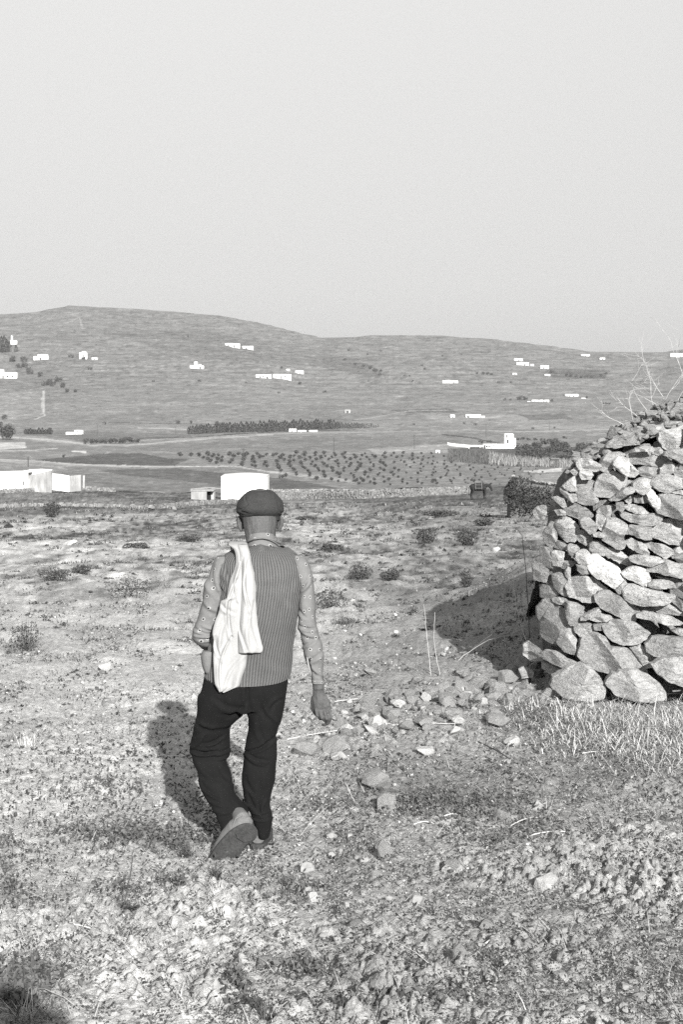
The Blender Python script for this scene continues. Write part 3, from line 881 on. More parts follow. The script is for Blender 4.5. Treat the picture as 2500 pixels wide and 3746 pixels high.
# ------------------------------------------------------------------ single field stones traced from the photo
BIG = [  # px centre, bottom row, width px, height px, palette, label
 (1413, 3155, 66, 84, 'r', 'upright pale slab of stone standing in bare soil right of the man'),
 (1410, 2979, 88, 78, 'r', 'pointed grey stone just in front of the low boulder right of the man'),
 (1388, 2899, 124, 82, 'r', 'low broad boulder half buried in dry grass right of the man'),
 (1850, 3015, 70, 58, 'r', 'round grey stone lying in the dark grass band below the wall'),
 (1970, 2967, 46, 38, 'p', 'small white stone beside the round grey stone in the grass band'),
 (1555, 2768, 78, 34, 'p', 'flat pale stone lying below the spill of broken stones'),
 (1653, 3195, 80, 42, 'r', 'flat oval stone on bare soil below the grass band'),
 (2008, 3262, 92, 72, 'p', 'large pale rounded stone on bleached soil at the right'),
 (2414, 3250, 66, 42, 'p', 'pale block of stone near the right edge on bleached soil'),
 (1778, 3424, 78, 56, 'r', 'angular grey clod beside a dark hole in the tilled soil'),
 (1688, 3530, 66, 72, 'r', 'tilted grey stone in the tilled soil at the bottom right'),
 (1609, 3697, 82, 56, 'r', 'wide low stone at the bottom edge among soil clods'),
 (1316, 3420, 78, 50, 'r', 'grey lump of stone in tilled soil below the upright slab'),
 (777, 3647, 56, 62, 'p', 'round white stone beside dark weeds at the bottom'),
 (257, 3615, 36, 34, 'p', 'small white stone inside the shadow at the bottom left'),
 (973, 3555, 74, 66, 'r', 'rounded grey stone with a cracked rim of soil around it'),
 (1146, 3312, 70, 46, 'p', 'pale broken stone below and right of the planted shoe'),
 (378, 2462, 56, 42, 'p', 'pale lump of stone in dry grass far left of the man'),
 (707, 2570, 28, 34, 'p', 'small white stone touching the outline of the left trouser leg'),
 (1109, 2772, 104, 60, 'r', 'round grey boulder in grass right of the trouser knee'),
 (1238, 2762, 132, 66, 'r', 'wide grey boulder below the hanging hand'),
 (1876, 2734, 66, 34, 'p', 'pale flat topped stone in shade below the wall foot'),
 (1832, 2668, 106, 54, 'r', 'long low stone at the near edge of the spill beside the wall'),
 (1437, 2640, 98, 66, 'r', 'dark slanting slab at the left end of the stone spill'),
 (1446, 2580, 78, 54, 'r', 'upright dark stone at the left end of the spill'),
 (1372, 2672, 66, 60, 'p', 'bright broken stone at the left end of the spill'),
 (1290, 2207, 24, 16, 'p', 'tiny white stone alone in the mid field right of the man'),
 (1820, 2020, 30, 22, 'p', 'white stone in the grass left of the wall top'),
 (385, 2590, 60, 30, 'r', 'rounded stone in the left field beyond the shadow'),
 (250, 2000, 60, 22, 'p', 'low pale stone mound far out in the left field'),
]
for i, (px, rb, w, h, pal, txt) in enumerate(BIG):
    p = hit(px, rb - 2)
    m = p[1] / F
    me = (FROCK if pal == 'r' else PROCK)[i % (10 if pal == 'r' else 4)]
    hh = h * m * .62
    o = shared('field_stone', me, p + [0, w * m * .3, hh * .55], rot3=(RNG.uniform(-.2, .2), RNG.uniform(-.25, .25), RNG.uniform(-.6, .6)),
               scale=(w * m * .52, w * m * .55, hh / .62 * 1.0))
    label(o, txt, 'stone', 'single stones lying in the field')

# smaller stones strewn over the field: loose pieces of the ground
def strew(n, x0, x1, r0, r1, sizes, dens=None):
    k = 0
    pxs = RNG.uniform(x0, x1, n * 3); rows = RNG.uniform(r0, r1, n * 3)
    X, Y = hits(pxs, rows)
    Z = gz(X, Y)
    for a in range(n * 3):
        if k >= n: break
        if dens is not None and RNG.random() > dens(pxs[a], rows[a]): continue
        s = float(RNG.choice(sizes)) * .5 * Y[a] / F
        me = FROCK[RNG.integers(10)] if RNG.random() < .88 else PROCK[RNG.integers(4)]
        shared('stone', me, (X[a], Y[a], Z[a] + s * .15), ground, rot3=(RNG.uniform(-.4, .4), RNG.uniform(-.4, .4), RNG.uniform(0, 6)), scale=(s, s, s * RNG.uniform(.7, 1.2)))
        k += 1
strew(110, 1000, 2500, 2650, 3740, [10, 13, 16, 20, 28, 38])
strew(70, 0, 1000, 2700, 3740, [9, 11, 14, 18, 24])
strew(90, 0, 2000, 1960, 2640, [9, 10, 12, 15, 20])

# broken clods of the tilled soil
CLOD = [rock_mesh('clod', 380 + i, 2, .7, M['pebble'], .20) for i in range(8)]
k = 0
pxs = RNG.uniform(1120, 2560, 900); rows = RNG.uniform(3060, 3760, 900)
X_, Y_ = hits(pxs, rows); Z_ = gz(X_, Y_); dn = fbm(pxs / 150, rows / 80, 3, 67)
for a in range(900):
    if k >= 290: break
    if RNG.random() > .25 + 1.2 * dn[a] + .3 * (rows[a] > 3350): continue
    s = float(RNG.choice([16, 24, 34, 50, 68], p=[.3, .3, .22, .13, .05])) * .5 * Y_[a] / F
    shared('clod', CLOD[k % 8], (X_[a], Y_[a], Z_[a] + s * .2 + .012), ground, rot3=(RNG.uniform(-.5, .5), RNG.uniform(-.5, .5), RNG.uniform(0, 6)), scale=(s, s, s * RNG.uniform(.7, 1.2)))
    k += 1

# clods and pebbles too many to count
def chips():
    V = []; Fc = []; T = []
    base = np.array([[-1, -1, -1], [1, -1, -1], [1, 1, -1], [-1, 1, -1], [-1, -1, 1], [1, -1, 1], [1, 1, 1], [-1, 1, 1]], float) * .6
    q = np.array([[0, 3, 2, 1], [4, 5, 6, 7], [0, 1, 5, 4], [1, 2, 6, 5], [2, 3, 7, 6], [3, 0, 4, 7]])
    n = 52000
    pxs = RNG.uniform(-150, 2650, n); rows = 3860 - (RNG.random(n) ** 1.15) * 1650
    keep = RNG.random(n) < (.25 + .75 * sstep(-.3, .35, fbm(pxs / 130, rows / 60, 3, 66)) + .5 * (pxs > 1050) * (rows > 3150))
    pxs = pxs[keep]; rows = rows[keep]; n = len(pxs)
    X, Y = hits(pxs, rows); Z = gz(X, Y)
    s = (RNG.gamma(1.5, 3.0, n) + 3.0).clip(3, 26) * .5 * Y / F * (1 - .25 * (rows > 3500))
    A = RNG.uniform(0, 6.28, (n, 3))
    B = base[None] * RNG.uniform(.45, 1.25, (n, 8, 3)) * s[:, None, None]
    B[:, :, 2] *= .75
    ca, sa = np.cos(A[:, 0]), np.sin(A[:, 0])
    bx = B[:, :, 0] * ca[:, None] - B[:, :, 1] * sa[:, None]; by = B[:, :, 0] * sa[:, None] + B[:, :, 1] * ca[:, None]
    t = A[:, 1] * .12
    bz = B[:, :, 2] + bx * np.sin(t - .36)[:, None]
    P = np.stack([bx + X[:, None], by + Y[:, None], bz + (Z + s * .55 + .007)[:, None]], 2).reshape(-1, 3)
    Fc = (q[None] + (np.arange(n) * 8)[:, None, None]).reshape(-1, 4)
    tn = np.repeat(RNG.choice([.06, .13, .19, .25, .31, .40], n, p=[.18, .24, .27, .2, .08, .03]), 8)
    o = obj('clods_and_pebbles', P, Fc, M['pebble'], smooth=False, tone=tn)
    label(o, kind='stuff')
chips()
# ------------------------------------------------------------------ plants
def blades(P, Ln, Wd, az, tilt, bend, tone, droop=None):
    """curved tapering blades: P (n,3) roots"""
    n = len(P)
    dx, dy = np.cos(az), np.sin(az)
    side = np.stack([-dy, dx, np.zeros(n)], 1)
    V = np.zeros((n, 8, 3))
    pos = P.copy(); el = tilt.copy()
    ws = [1.0, .85, .6, .12]
    for k in range(4):
        V[:, 2 * k] = pos - side * (Wd * ws[k] / 2)[:, None]
        V[:, 2 * k + 1] = pos + side * (Wd * ws[k] / 2)[:, None]
        step = (Ln / 3)[:, None] * np.stack([dx * np.cos(el), dy * np.cos(el), np.sin(el)], 1)
        pos = pos + step
        el = el - bend
    q = np.array([[0, 1, 3, 2], [2, 3, 5, 4], [4, 5, 7, 6]])
    Fc = (q[None] + (np.arange(n) * 8)[:, None, None]).reshape(-1, 4)
    return V.reshape(-1, 3), Fc, np.repeat(tone, 8)

def join(parts):
    V = []; Fc = []; T = []; k = 0
    for v, f, t in parts:
        V.append(v); Fc.append(f + k); T.append(t); k += len(v)
    return np.vstack(V), np.vstack(Fc), np.concatenate(T)

def sticks(paths, r, tone, sides=4):
    """thin round stems along polylines; r = list of (r0, r1)"""
    V = []; Fc = []; T = []; k = 0
    for pts, (r0, r1) in zip(paths, r):
        pts = np.asarray(pts, float); m = len(pts)
        tg = np.gradient(pts, axis=0); tg /= np.linalg.norm(tg, axis=1)[:, None] + 1e-9
        up = np.array([0.13, 1, .07]); 
        a = np.cross(tg, up); a /= np.linalg.norm(a, axis=1)[:, None] + 1e-9
        b = np.cross(tg, a)
        rr = np.linspace(r0, r1, m)
        for j in range(sides):
            an = 2 * math.pi * j / sides
            V.append(pts + (a * math.cos(an) + b * math.sin(an)) * rr[:, None])
        vv = np.stack(V[-sides:], 1).reshape(-1, 3)
        V = V[:-sides] + [vv]
        i = np.arange(m - 1)[:, None] * sides + np.arange(sides)[None]
        j2 = np.arange(m - 1)[:, None] * sides + (np.arange(sides)[None] + 1) % sides
        f = np.stack([i, j2, j2 + sides, i + sides], 2).reshape(-1, 4) + k
        Fc.append(f); k += m * sides; T.append(np.full(m * sides, tone))
    return np.vstack(V), np.vstack(Fc), np.concatenate(T)

def tubes_part(name, paths, r, tone, mat_, parent=None, loc=None, sides=4):
    V, Fc, T = sticks(paths, r, tone, sides)
    return obj(name, V, Fc, mat_, parent=parent, tone=T, loc=loc)

def leaves(P, size, tone, flat=.5):
    """small diamond leaves at P"""
    n = len(P)
    u = RNG.normal(size=(n, 3)); u /= np.linalg.norm(u, axis=1)[:, None]
    w = RNG.normal(size=(n, 3)); w[:, 2] += flat
    v = np.cross(u, w); v /= np.linalg.norm(v, axis=1)[:, None] + 1e-9
    s = size[:, None]
    V = np.stack([P - u * s, P + v * s * .45, P + u * s, P - v * s * .45], 1).reshape(-1, 3)
    Fc = np.arange(n * 4).reshape(-1, 4)
    return V, Fc, np.repeat(tone, 4)

# --- grass, straw and weeds nobody could count
def field_cover():
    parts = []
    # middle distance: short tufts, dark and bleached
    n = 27000
    rows = 1838 + (RNG.random(n) ** .95) * 850; pxs = RNG.uniform(-250, 2350, n)
    X, Y = hits(pxs, rows)
    c = fbm(X / 1.4, Y / 3.0, 3, 81) + .6 * fbm(X / .4, Y / .8, 2, 82)
    keep = RNG.random(n) < (.38 + 1.1 * c + .25 * (pxs > 1100))
    X, Y, c, pxs, rows = X[keep], Y[keep], c[keep], pxs[keep], rows[keep]
    Z = gz(X, Y); n = len(X)
    nb = 6
    dark = (RNG.random(n) < (.42 + .8 * c)) 
    Xr = np.repeat(X, nb); Yr = np.repeat(Y, nb); Zr = np.repeat(Z, nb)
    sc_ = np.repeat(Y / F, nb)
    spread = 7 * sc_
    P = np.stack([Xr + RNG.normal(size=n * nb) * spread, Yr + RNG.normal(size=n * nb) * spread * 1.5, Zr - .01], 1)
    Ln = sc_ * RNG.uniform(8, 22, n * nb) * np.where(np.repeat(dark, nb), 1.0, .6); Ln = np.minimum(Ln, .26)
    Wd = sc_ * RNG.uniform(2.0, 4.2, n * nb)
    tn = np.where(np.repeat(dark, nb), RNG.uniform(.02, .06, n * nb), RNG.uniform(.12, .26, n * nb))
    parts.append(blades(P, Ln, Wd, RNG.uniform(0, 6.28, n * nb), RNG.uniform(.1, 1.3, n * nb), RNG.uniform(0, .5, n * nb), tn))
    # near: lying straw and small upright blades
    n = 9500
    pxs = RNG.uniform(-250, 2700, n); rows = 2480 + RNG.random(n) ** .8 * 1400
    band = np.exp(-((rows - 2800) / 170) ** 2) * (pxs > 1050) + .45 * np.exp(-((rows - 3010) / 110) ** 2) * (pxs > 1250) + .35 * np.exp(-((rows - 2650) / 180) ** 2) + .12
    keep = RNG.random(n) < band * (.6 + .9 * fbm(pxs / 90, rows / 50, 3, 83)) * 1.5
    pxs, rows = pxs[keep], rows[keep]
    X, Y = hits(pxs, rows); Z = gz(X, Y) + .008; n = len(X)
    nb = 3
    Xr = np.repeat(X, nb) + RNG.normal(size=n * nb) * .02; Yr = np.repeat(Y, nb) + RNG.normal(size=n * nb) * .04
    P = np.stack([Xr, Yr, np.repeat(Z, nb)], 1)
    tn = np.where(RNG.random(n * nb) < .6, RNG.uniform(.16, .38, n * nb), RNG.uniform(.04, .12, n * nb))
    parts.append(blades(P, RNG.gamma(2.5, .032, n * nb) + .02, RNG.uniform(.002, .004, n * nb), RNG.uniform(0, 6.28, n * nb), RNG.uniform(0.0, .5, n * nb), RNG.uniform(-.1, .4, n * nb), tn))
    V, Fc, T = join(parts)
    o = obj('dry_grass', V, Fc, M['plant'], tone=T, smooth=False); label(o, kind='stuff')
    # low dark weeds creeping on the soil
    pts = []; sz = []; tn = []
    for (cx, cr, wx, wr, k) in [(480, 3055, 260, 26, 1500), (650, 3080, 120, 22, 500), (420, 2900, 110, 30, 500), (180, 2930, 200, 30, 300), (760, 3000, 60, 60, 400),
                                (640, 3230, 70, 18, 160), (450, 3250, 80, 14, 130), (860, 3640, 40, 90, 420), (1120, 3570, 90, 26, 420),
                                (1650, 2950, 260, 40, 2600), (1950, 2630, 130, 70, 1800), (1950, 3060, 260, 40, 800), (2250, 2800, 200, 60, 800), (1250, 2950, 120, 40, 300),
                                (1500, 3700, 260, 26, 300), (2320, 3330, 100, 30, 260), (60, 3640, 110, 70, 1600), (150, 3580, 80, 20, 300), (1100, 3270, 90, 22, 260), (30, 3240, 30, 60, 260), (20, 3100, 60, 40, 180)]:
        px = cx + RNG.normal(size=k) * wx * .6; rw = cr + RNG.normal(size=k) * wr * .7
        # clumped
        m = fbm(px / 24, rw / 13, 3, 85) > -.12
        px, rw = px[m], rw[m]
        X, Y = hits(px, rw); Z = gz(X, Y)
        pts.append(np.stack([X, Y, Z + RNG.uniform(.005, .05, len(X))], 1)); sz.append(RNG.uniform(.006, .016, len(X))); tn.append(RNG.uniform(.05, .11, len(X)))
    # bits of dark litter and tiny leaves, also imitating shaded pits in the soil
    for q in range(2000):
        cx = RNG.uniform(-100, 2450); cr = 1885 + RNG.random() ** 1.1 * 900
        if cx > 1980 and cr < 2560: continue
        if 1400 < cx < 1980 and 2080 < cr < 2440 and q % 3: cx += RNG.normal() * 60
        dd = fbm(np.array([cx / 170]), np.array([cr / 60]), 3, 89)[0]
        if RNG.random() > .42 + 1.3 * dd + .25 * (cx > 1150): continue
        w_ = RNG.uniform(10, 38); h_ = RNG.uniform(4, 15); k = 38
        X0, Y0 = hits(np.array([cx]), np.array([cr])); m_ = Y0[0] / F; z0 = float(gz(X0, Y0)[0])
        qq = RNG.normal(size=(k, 3)) * [.30, .22, 0]; hz = RNG.random(k)
        pts.append(np.stack([X0[0] + qq[:, 0] * w_ * m_, Y0[0] + qq[:, 1] * w_ * m_ * 1.5, z0 + hz * h_ * m_ * (1 - np.clip(np.abs(qq[:, 0]), 0, .9))], 1))
        sz.append(RNG.uniform(2.4, 5.4, k) * m_); tn.append(RNG.uniform(.015, .065, k))
    n = 85000
    px = RNG.uniform(-150, 2650, n); rw = 1865 + RNG.random(n) * 1960
    c = fbm(px / 95, rw / 38, 4, 86) + .45 * fbm(px / 22, rw / 12, 2, 87)
    keep = RNG.random(n) < np.clip(.34 + 1.15 * c + .12 * (px > 1200), .03, 1)
    px, rw = px[keep], rw[keep]
    X, Y = hits(px, rw); Z = gz(X, Y)
    pts.append(np.stack([X, Y, Z + RNG.uniform(.0, .03, len(X)) + .012 * np.clip(8 - Y, 0, 1)], 1)); sz.append(RNG.uniform(2.0, 6.6, len(X)) * (1 + .5 * (Y < 9)) * Y / F); tn.append(RNG.uniform(.02, .07, len(X)))
    V, Fc, T = leaves(np.vstack(pts), np.concatenate(sz), np.concatenate(tn), flat=.8)
    o = obj('weeds_and_pit_shade', V, Fc, M['plant'], tone=T, smooth=False); label(o, kind='stuff')
field_cover()

# --- weeds that can be told apart
def weed(px, rb, w, h, style, text, cat='weed', group='dark weed clumps in the field', tone=.05):
    p = hit(px, rb); m = p[1] / F
    Wm, Hm = w * m, h * m
    parts = []
    if style == 'bush':
        n = 950
        q = RNG.normal(size=(n, 3)); q /= np.linalg.norm(q, axis=1)[:, None]; q *= (RNG.random(n) ** .4)[:, None]
        lump = 1 + .45 * vn(q[:, 0] * 2.3 + px, q[:, 2] * 2.3, int(px) % 50)
        P = np.stack([q[:, 0] * Wm / 2 * lump, q[:, 1] * Wm / 3, (q[:, 2] * .5 + .5) * Hm * lump * .8], 1) + p
        parts.append(leaves(P, np.full(n, 1.7 * m * 2.2) * RNG.uniform(.6, 1.4, n), tone * RNG.uniform(.6, 1.5, n)))
        k = 26
        parts.append(blades(np.repeat(p[None], k, 0) + RNG.normal(size=(k, 3)) * [Wm * .12, Wm * .1, 0], RNG.uniform(.7, 1.25, k) * Hm, np.full(k, 2.2 * m), RNG.uniform(0, 6.28, k), RNG.uniform(.5, 1.5, k), RNG.uniform(0, .2, k), tone * RNG.uniform(.8, 1.6, k)))
    elif style == 'rosette':
        nc = 7
        for c in range(nc):
            cc = p + np.array([RNG.normal() * Wm * .28, RNG.normal() * Wm * .2, .005])
            cc[2] = g1(cc[0], cc[1]) + .01
            k = 9
            parts.append(blades(np.repeat(cc[None], k, 0), RNG.uniform(.5, 1.1, k) * max(.035, Wm * .22), np.full(k, .014), RNG.uniform(0, 6.28, k), RNG.uniform(.15, .9, k), RNG.uniform(.1, .5, k), tone * RNG.uniform(.7, 1.4, k)))
    else:
        k = 75
        root = np.repeat(p[None], k, 0) + RNG.normal(size=(k, 3)) * [Wm * .14, Wm * .12, 0]
        parts.append(blades(root, RNG.uniform(.45, 1.2, k) * Hm * 1.3, np.full(k, max(.003, 1.5 * m)), RNG.uniform(0, 6.28, k), RNG.uniform(.25, 1.5, k), RNG.uniform(.05, .35, k), tone * RNG.uniform(.6, 1.5, k)))
    V, Fc, T = join(parts)
    o = obj('weed_clump', V, Fc, M['plant'], tone=T, smooth=False, loc=p)
    label(o, text, cat, group)
WEEDS = [
 (95, 2385, 95, 115, 'bush', 'round dark bushy weed standing alone at the left edge'),
 (475, 2195, 150, 95, 'bush', 'widest dark weed in the left field behind the elbow side'),
 (200, 2125, 130, 50, 'bush', 'low dark weed streak in the left field beyond the round bush'),
 (300, 2105, 60, 40, 'bush', 'small dark weed just right of the low streak in the left field'),
 (190, 1893, 52, 60, 'bush', 'small dark bush on the far edge of the left field'),
 (30, 1935, 26, 20, 'bush', 'tiny dark weed on the far edge at the left border'),
 (500, 2015, 90, 34, 'bush', 'flat dark weed left of the man level with his neck'),
 (690, 1985, 80, 30, 'bush', 'flat dark weed left of the man level with his ear'),
 (1560, 1992, 66, 66, 'bush', 'tall tuft of dark weed in the right field below the donkey'),
 (1712, 2000, 66, 60, 'bush', 'dark weed between the tall tuft and the wall'),
 (1318, 2122, 76, 60, 'bush', 'dark weed nearest the right shoulder of the man'),
 (1428, 2128, 60, 46, 'bush', 'small dark weed right of the one beside the shoulder'),
 (1708, 2160, 40, 80, 'bush', 'thin upright dark weed at the tip of the wall shadow'),
 (1205, 2232, 120, 80, 'bush', 'dark weed touching the right sleeve outline'),
 (1255, 2285, 140, 40, 'tuft', 'wide dark grass tuft below the weed at the sleeve'),
 (1610, 1890, 130, 26, 'bush', 'long dark weed row in the far field near the donkey'),
 (1770, 1925, 60, 30, 'bush', 'dark weed in front of the dark hedge'),
 (1210, 2015, 70, 26, 'bush', 'flat dark weed right of the man level with his collar'),
 (1120, 1905, 60, 18, 'bush', 'flat dark weed right of the cap'),
 (640, 3325, 70, 26, 'rosette', 'dark round leaved weed beside the thin standing stem'),
 (455, 3330, 60, 20, 'rosette', 'small flat weed left of the thin standing stem'),
 (700, 3500, 80, 40, 'rosette', 'dark flat weed rosette left of the cracked stone'),
 (930, 3690, 110, 60, 'rosette', 'broad leaved weed at the bottom left of centre'),
 (680, 3140, 90, 60, 'tuft', 'spiky grass tuft left of the raised shoe'),
 (1060, 3240, 120, 46, 'tuft', 'dark grass tuft right of the raised shoe on bare soil'),
 (960, 3735, 150, 60, 'tuft', 'grass tuft cut by the bottom edge left of centre'),
 (1250, 3720, 150, 70, 'tuft', 'grass tuft at the bottom edge in the middle'),
 (790, 3220, 60, 60, 'tuft', 'small spiky tuft below the raised toe'),
 (130, 3540, 60, 50, 'tuft', 'small spiky tuft above the shadow in the bottom left corner'),
]
for w_ in WEEDS: weed(*w_)
weed(90, 3745, 110, 90, 'tuft', 'pale spiky dry tuft in the bottom left corner', tone=.3)
weed(800, 3300, 50, 60, 'tuft', 'small pale dry tuft below the raised shoe', tone=.45)
weed(110, 2730, 120, 50, 'tuft', 'pale dry grass tuft at the left edge level with the knees', tone=.42)

# --- bleached straw piled at the foot of the wall
def straw_clump(text, boxes, n, base):
    parts = []
    for (x0, x1, r0, r1, hgt, k) in boxes:
        px = (x0 + x1) / 2 + RNG.normal(size=k) * (x1 - x0) * .30; rw = (r0 + r1) / 2 + RNG.normal(size=k) * (r1 - r0) * .38
        X, Y = hits(px, rw); Z = gz(X, Y) + RNG.uniform(0, .03, k)
        Ln = RNG.uniform(.4, 1.3, k) * hgt
        tn = np.where(RNG.random(k) < .66, RNG.uniform(.22, .5, k), RNG.uniform(.04, .10, k))
        Ln = Ln * (.45 + 1.1 * vn(X / .16, Y / .16, 88))
        parts.append(blades(np.stack([X, Y, Z], 1), Ln, RNG.uniform(.003, .0055, k), RNG.uniform(0, 6.28, k), RNG.uniform(.0, 1.0, k) ** 1.2 * 1.25, RNG.uniform(.15, 1.15, k), tn))
    V, Fc, T = join(parts)
    o = obj('dry_grass_clump', V, Fc, M['plant'], tone=T, smooth=False, loc=base)
    label(o, text, 'dry grass')
straw_clump('tangled clump of bleached dry grass against the foot of the stone wall',
            [(2060, 2620, 2590, 2690, .15, 3000), (2130, 2720, 2640, 2790, .13, 3600), (2380, 2680, 2600, 2700, .20, 300), (2050, 2500, 2600, 2700, .27, 260)], 0, hit(2300, 2650))
straw_clump('thin dark and pale grass left of the bleached clump by the wall', [(1820, 2080, 2560, 2700, .07, 1800)], 0, hit(1950, 2640))

# --- dry shrub on top of the wall, bare branching twigs
def branchy(p, d, Ln, depth, out, r, rad):
    n = 6; pts = [p.copy()]; dd = d.copy()
    for i in range(n):
        dd = dd + r.normal(size=3) * .13; dd[2] += .02; dd /= np.linalg.norm(dd)
        pts.append(pts[-1] + dd * Ln / n)
    out.append((np.array(pts), (rad, rad * .45)))
    if depth > 0:
        for k in range(r.integers(2, 5)):
            i = r.integers(2, n + 1)
            nd = dd + r.normal(size=3) * .75; nd /= np.linalg.norm(nd)
            branchy(pts[i], nd, Ln * r.uniform(.4, .75), depth - 1, out, r, rad * .6)
rr = np.random.default_rng(4)
sh_loc = W(2430, 1480, 12.7)
shrub = thing('dry_shrub', sh_loc, 'bare dry shrub with pale branching twigs on top of the stone wall', 'dry shrub')
for (px, row, dx, dz, Ln, Yd) in [(2440, 1480, -.35, 1, .62, 12.7), (2400, 1500, -.25, .9, .42, 12.5), (2480, 1470, .2, 1, .5, 12.8), (2320, 1545, -.15, 1, .26, 12.4), (2380, 1510, -.9, .75, .42, 12.5),
                                  (2520, 1460, -.5, 1, .6, 12.8), (2290, 1560, -.9, .6, .3, 12.4), (2460, 1500, -.8, .35, .5, 12.5), (2430, 1490, .15, 1, .45, 12.6), (2340, 1530, -.7, 1, .34, 12.5), (2600, 1450, .1, 1, .6, 12.9)]:
    out = []
    d = np.array([dx, rr.uniform(-.2, .2), dz]); d /= np.linalg.norm(d)
    branchy(W(px, row, Yd), d, Ln * .8, 2, out, rr, .0034)
    V, Fc, T = sticks([o_[0] for o_ in out], [o_[1] for o_ in out], .33, 4)
    obj('branch', V, Fc, M['plant'], parent=shrub, tone=T)

# --- single long stalks traced from the photo
def stalk(pts, Ys, rad, tone, text, name='dry_stalk', cat='stalk'):
    P = np.array([W(p[0], p[1], y) for p, y in zip(pts, Ys)])
    s = np.linspace(0, 1, len(P)); t = np.linspace(0, 1, 14)
    Q = np.stack([np.interp(t, s, P[:, i]) for i in range(3)], 1)
    Q[1:-1] += RNG.normal(size=(12, 3)) * .0025
    V, Fc, T = sticks([Q], [(rad, rad * .6)], tone, 5)
    o = obj(name, V, Fc, M['plant'], tone=T, loc=P[0]); label(o, text, cat, 'long dry stalks and twigs')
def yg(px, row): return float(hit(px, row)[1])
y0 = yg(1945, 2430)
stalk([(1958, 2425), (1925, 2345), (1893, 2230), (1888, 2190), (1880, 2110)], [y0] * 5, .0055, .42, 'bright bent stalk leaning up left of the wall corner')
stalk([(1940, 2330), (1935, 2230), (1925, 2080), (1912, 1960), (1900, 1940)], [y0 + .3] * 5, .004, .04, 'thin black upright stem beside the wall corner')
y0 = yg(1575, 2480)
stalk([(1578, 2478), (1568, 2380), (1560, 2290), (1552, 2210)], [y0] * 4, .003, .36, 'left one of two thin pale stalks at the tip of the wall shadow')
stalk([(1612, 2475), (1596, 2400), (1588, 2340), (1592, 2240)], [y0 + .1] * 4, .003, .36, 'right one of two thin pale stalks at the tip of the wall shadow')
stalk([(1650, 2440), (1700, 2395), (1780, 2345), (1850, 2325), (1880, 2322)], [13.2, 13.3, 13.2, 13.0, 12.8], .0035, .32, 'long pale arching stalk crossing the shaded ground by the wall')
stalk([(1665, 2445), (1720, 2385), (1760, 2350), (1850, 2290), (1930, 2250)], [13.2, 13.3, 13.2, 13.0, 12.8], .004, .12, 'dark arching stalk behind the pale one in the shade')
def ground_stalk(a, b, rad, tone, text, lift=.012):
    A = hit(*a); B = hit(*b); t = np.linspace(0, 1, 12)[:, None]
    Q = A + (B - A) * t; Q[:, 2] = gz(Q[:, 0], Q[:, 1]) + lift + .012 * np.sin(t[:, 0] * 3.14)
    V, Fc, T = sticks([Q], [(rad, rad * .6)], tone, 5)
    o = obj('dry_stalk', V, Fc, M['plant'], tone=T, loc=A); label(o, text, 'stalk', 'long dry stalks and twigs')
ground_stalk((1225, 2572), (1400, 2560), .0038, .38, 'straight pale stalk lying level with the hanging hand')
ground_stalk((1050, 2712), (1430, 2652), .0038, .38, 'longest pale stalk lying below the hanging hand')
ground_stalk((1430, 2660), (1700, 2655), .0038, .38, 'pale stalk lying along the near edge of the stone spill')
ground_stalk((1750, 2720), (1890, 2800), .005, .05, 'dark twig lying diagonally below the stone spill')
ground_stalk((2130, 2763), (2250, 2761), .0038, .38, 'short straight pale stalk lying below the wall straw')
ground_stalk((1620, 2998), (1685, 2992), .0038, .38, 'short bright stalk in the dark grass band')
ground_stalk((1940, 3065), (2110, 3055), .0038, .38, 'pale stalk lying right of the round grey stone')
ground_stalk((1870, 3030), (1970, 3000), .0038, .38, 'thin pale stalk under the round grey stone')
ground_stalk((1515, 3025), (1590, 3022), .0038, .38, 'thick short pale stalk below the dark grass band')
ground_stalk((190, 3405), (330, 3408), .0038, .38, 'thin pale stalk lying on bare soil at the left')
ground_stalk((1770, 3472), (1840, 3448), .0038, .38, 'small pale stalk lying in the tilled soil')
ground_stalk((2030, 3400), (2078, 3470), .0038, .38, 'short thick pale stalk in the soil at the right')
y0 = yg(450, 3335)
stalk([(450, 3340), (462, 3260), (478, 3180), (487, 3110)], [y0] * 4, .003, .05, 'thin dark standing stem on bare soil left of the shoes')

# --- dark hedge and low wall far behind the corner of the stone wall
def hedge():
    Yh = 62.0
    loc = W(1960, 1860, Yh)
    th = thing('hedge', loc, 'dark leafy hedge over a low field wall left of the stone wall', 'hedge')
    n = 9000
    u = RNG.random(n); px = 1845 + 330 * u
    top = np.interp(px, [1845, 1870, 1890, 1960, 2040, 2100, 2200], [1790, 1752, 1738, 1760, 1770, 1785, 1790])
    bot = np.interp(px, [1845, 1870, 1960, 2060, 2200], [1838, 1846, 1862, 1880, 1885])
    v = RNG.random(n)
    row = top + (bot - top) * v + RNG.normal(size=n) * 2
    Y = Yh - 1.2 * v + RNG.uniform(-.5, .5, n) + 1.2 * (u)
    P = np.stack([(px - CX) * Y / F, Y, HC + (HOR - row) * Y / F], 1)
    V, Fc, T = leaves(P, RNG.uniform(.03, .075, n), RNG.uniform(.016, .06, n))
    obj('foliage', V, Fc, M['plant'], parent=th, tone=T, smooth=False)
    wl = obj('thicket', *wall_strip([(1868, 1776, Yh - .1), (1890, 1752, Yh - .2), (1960, 1772, Yh - .1), (2060, 1784, Yh + .2), (2220, 1799, Yh + .5)], 1.2, 2.6), M['core'], parent=th, smooth=False)
    for k in range(46):
        px_ = 1880 + k * 6.2; tp = np.interp(px_, [1880, 1960, 2040, 2100, 2200], [1742, 1762, 1772, 1786, 1792])
        s = RNG.uniform(.07, .15)
        shared('stone', FROCK[k % 10], W(px_, tp, Yh + .4), th, rot3=(0, 0, RNG.uniform(0, 6)), scale=(s * 1.3, s, s))
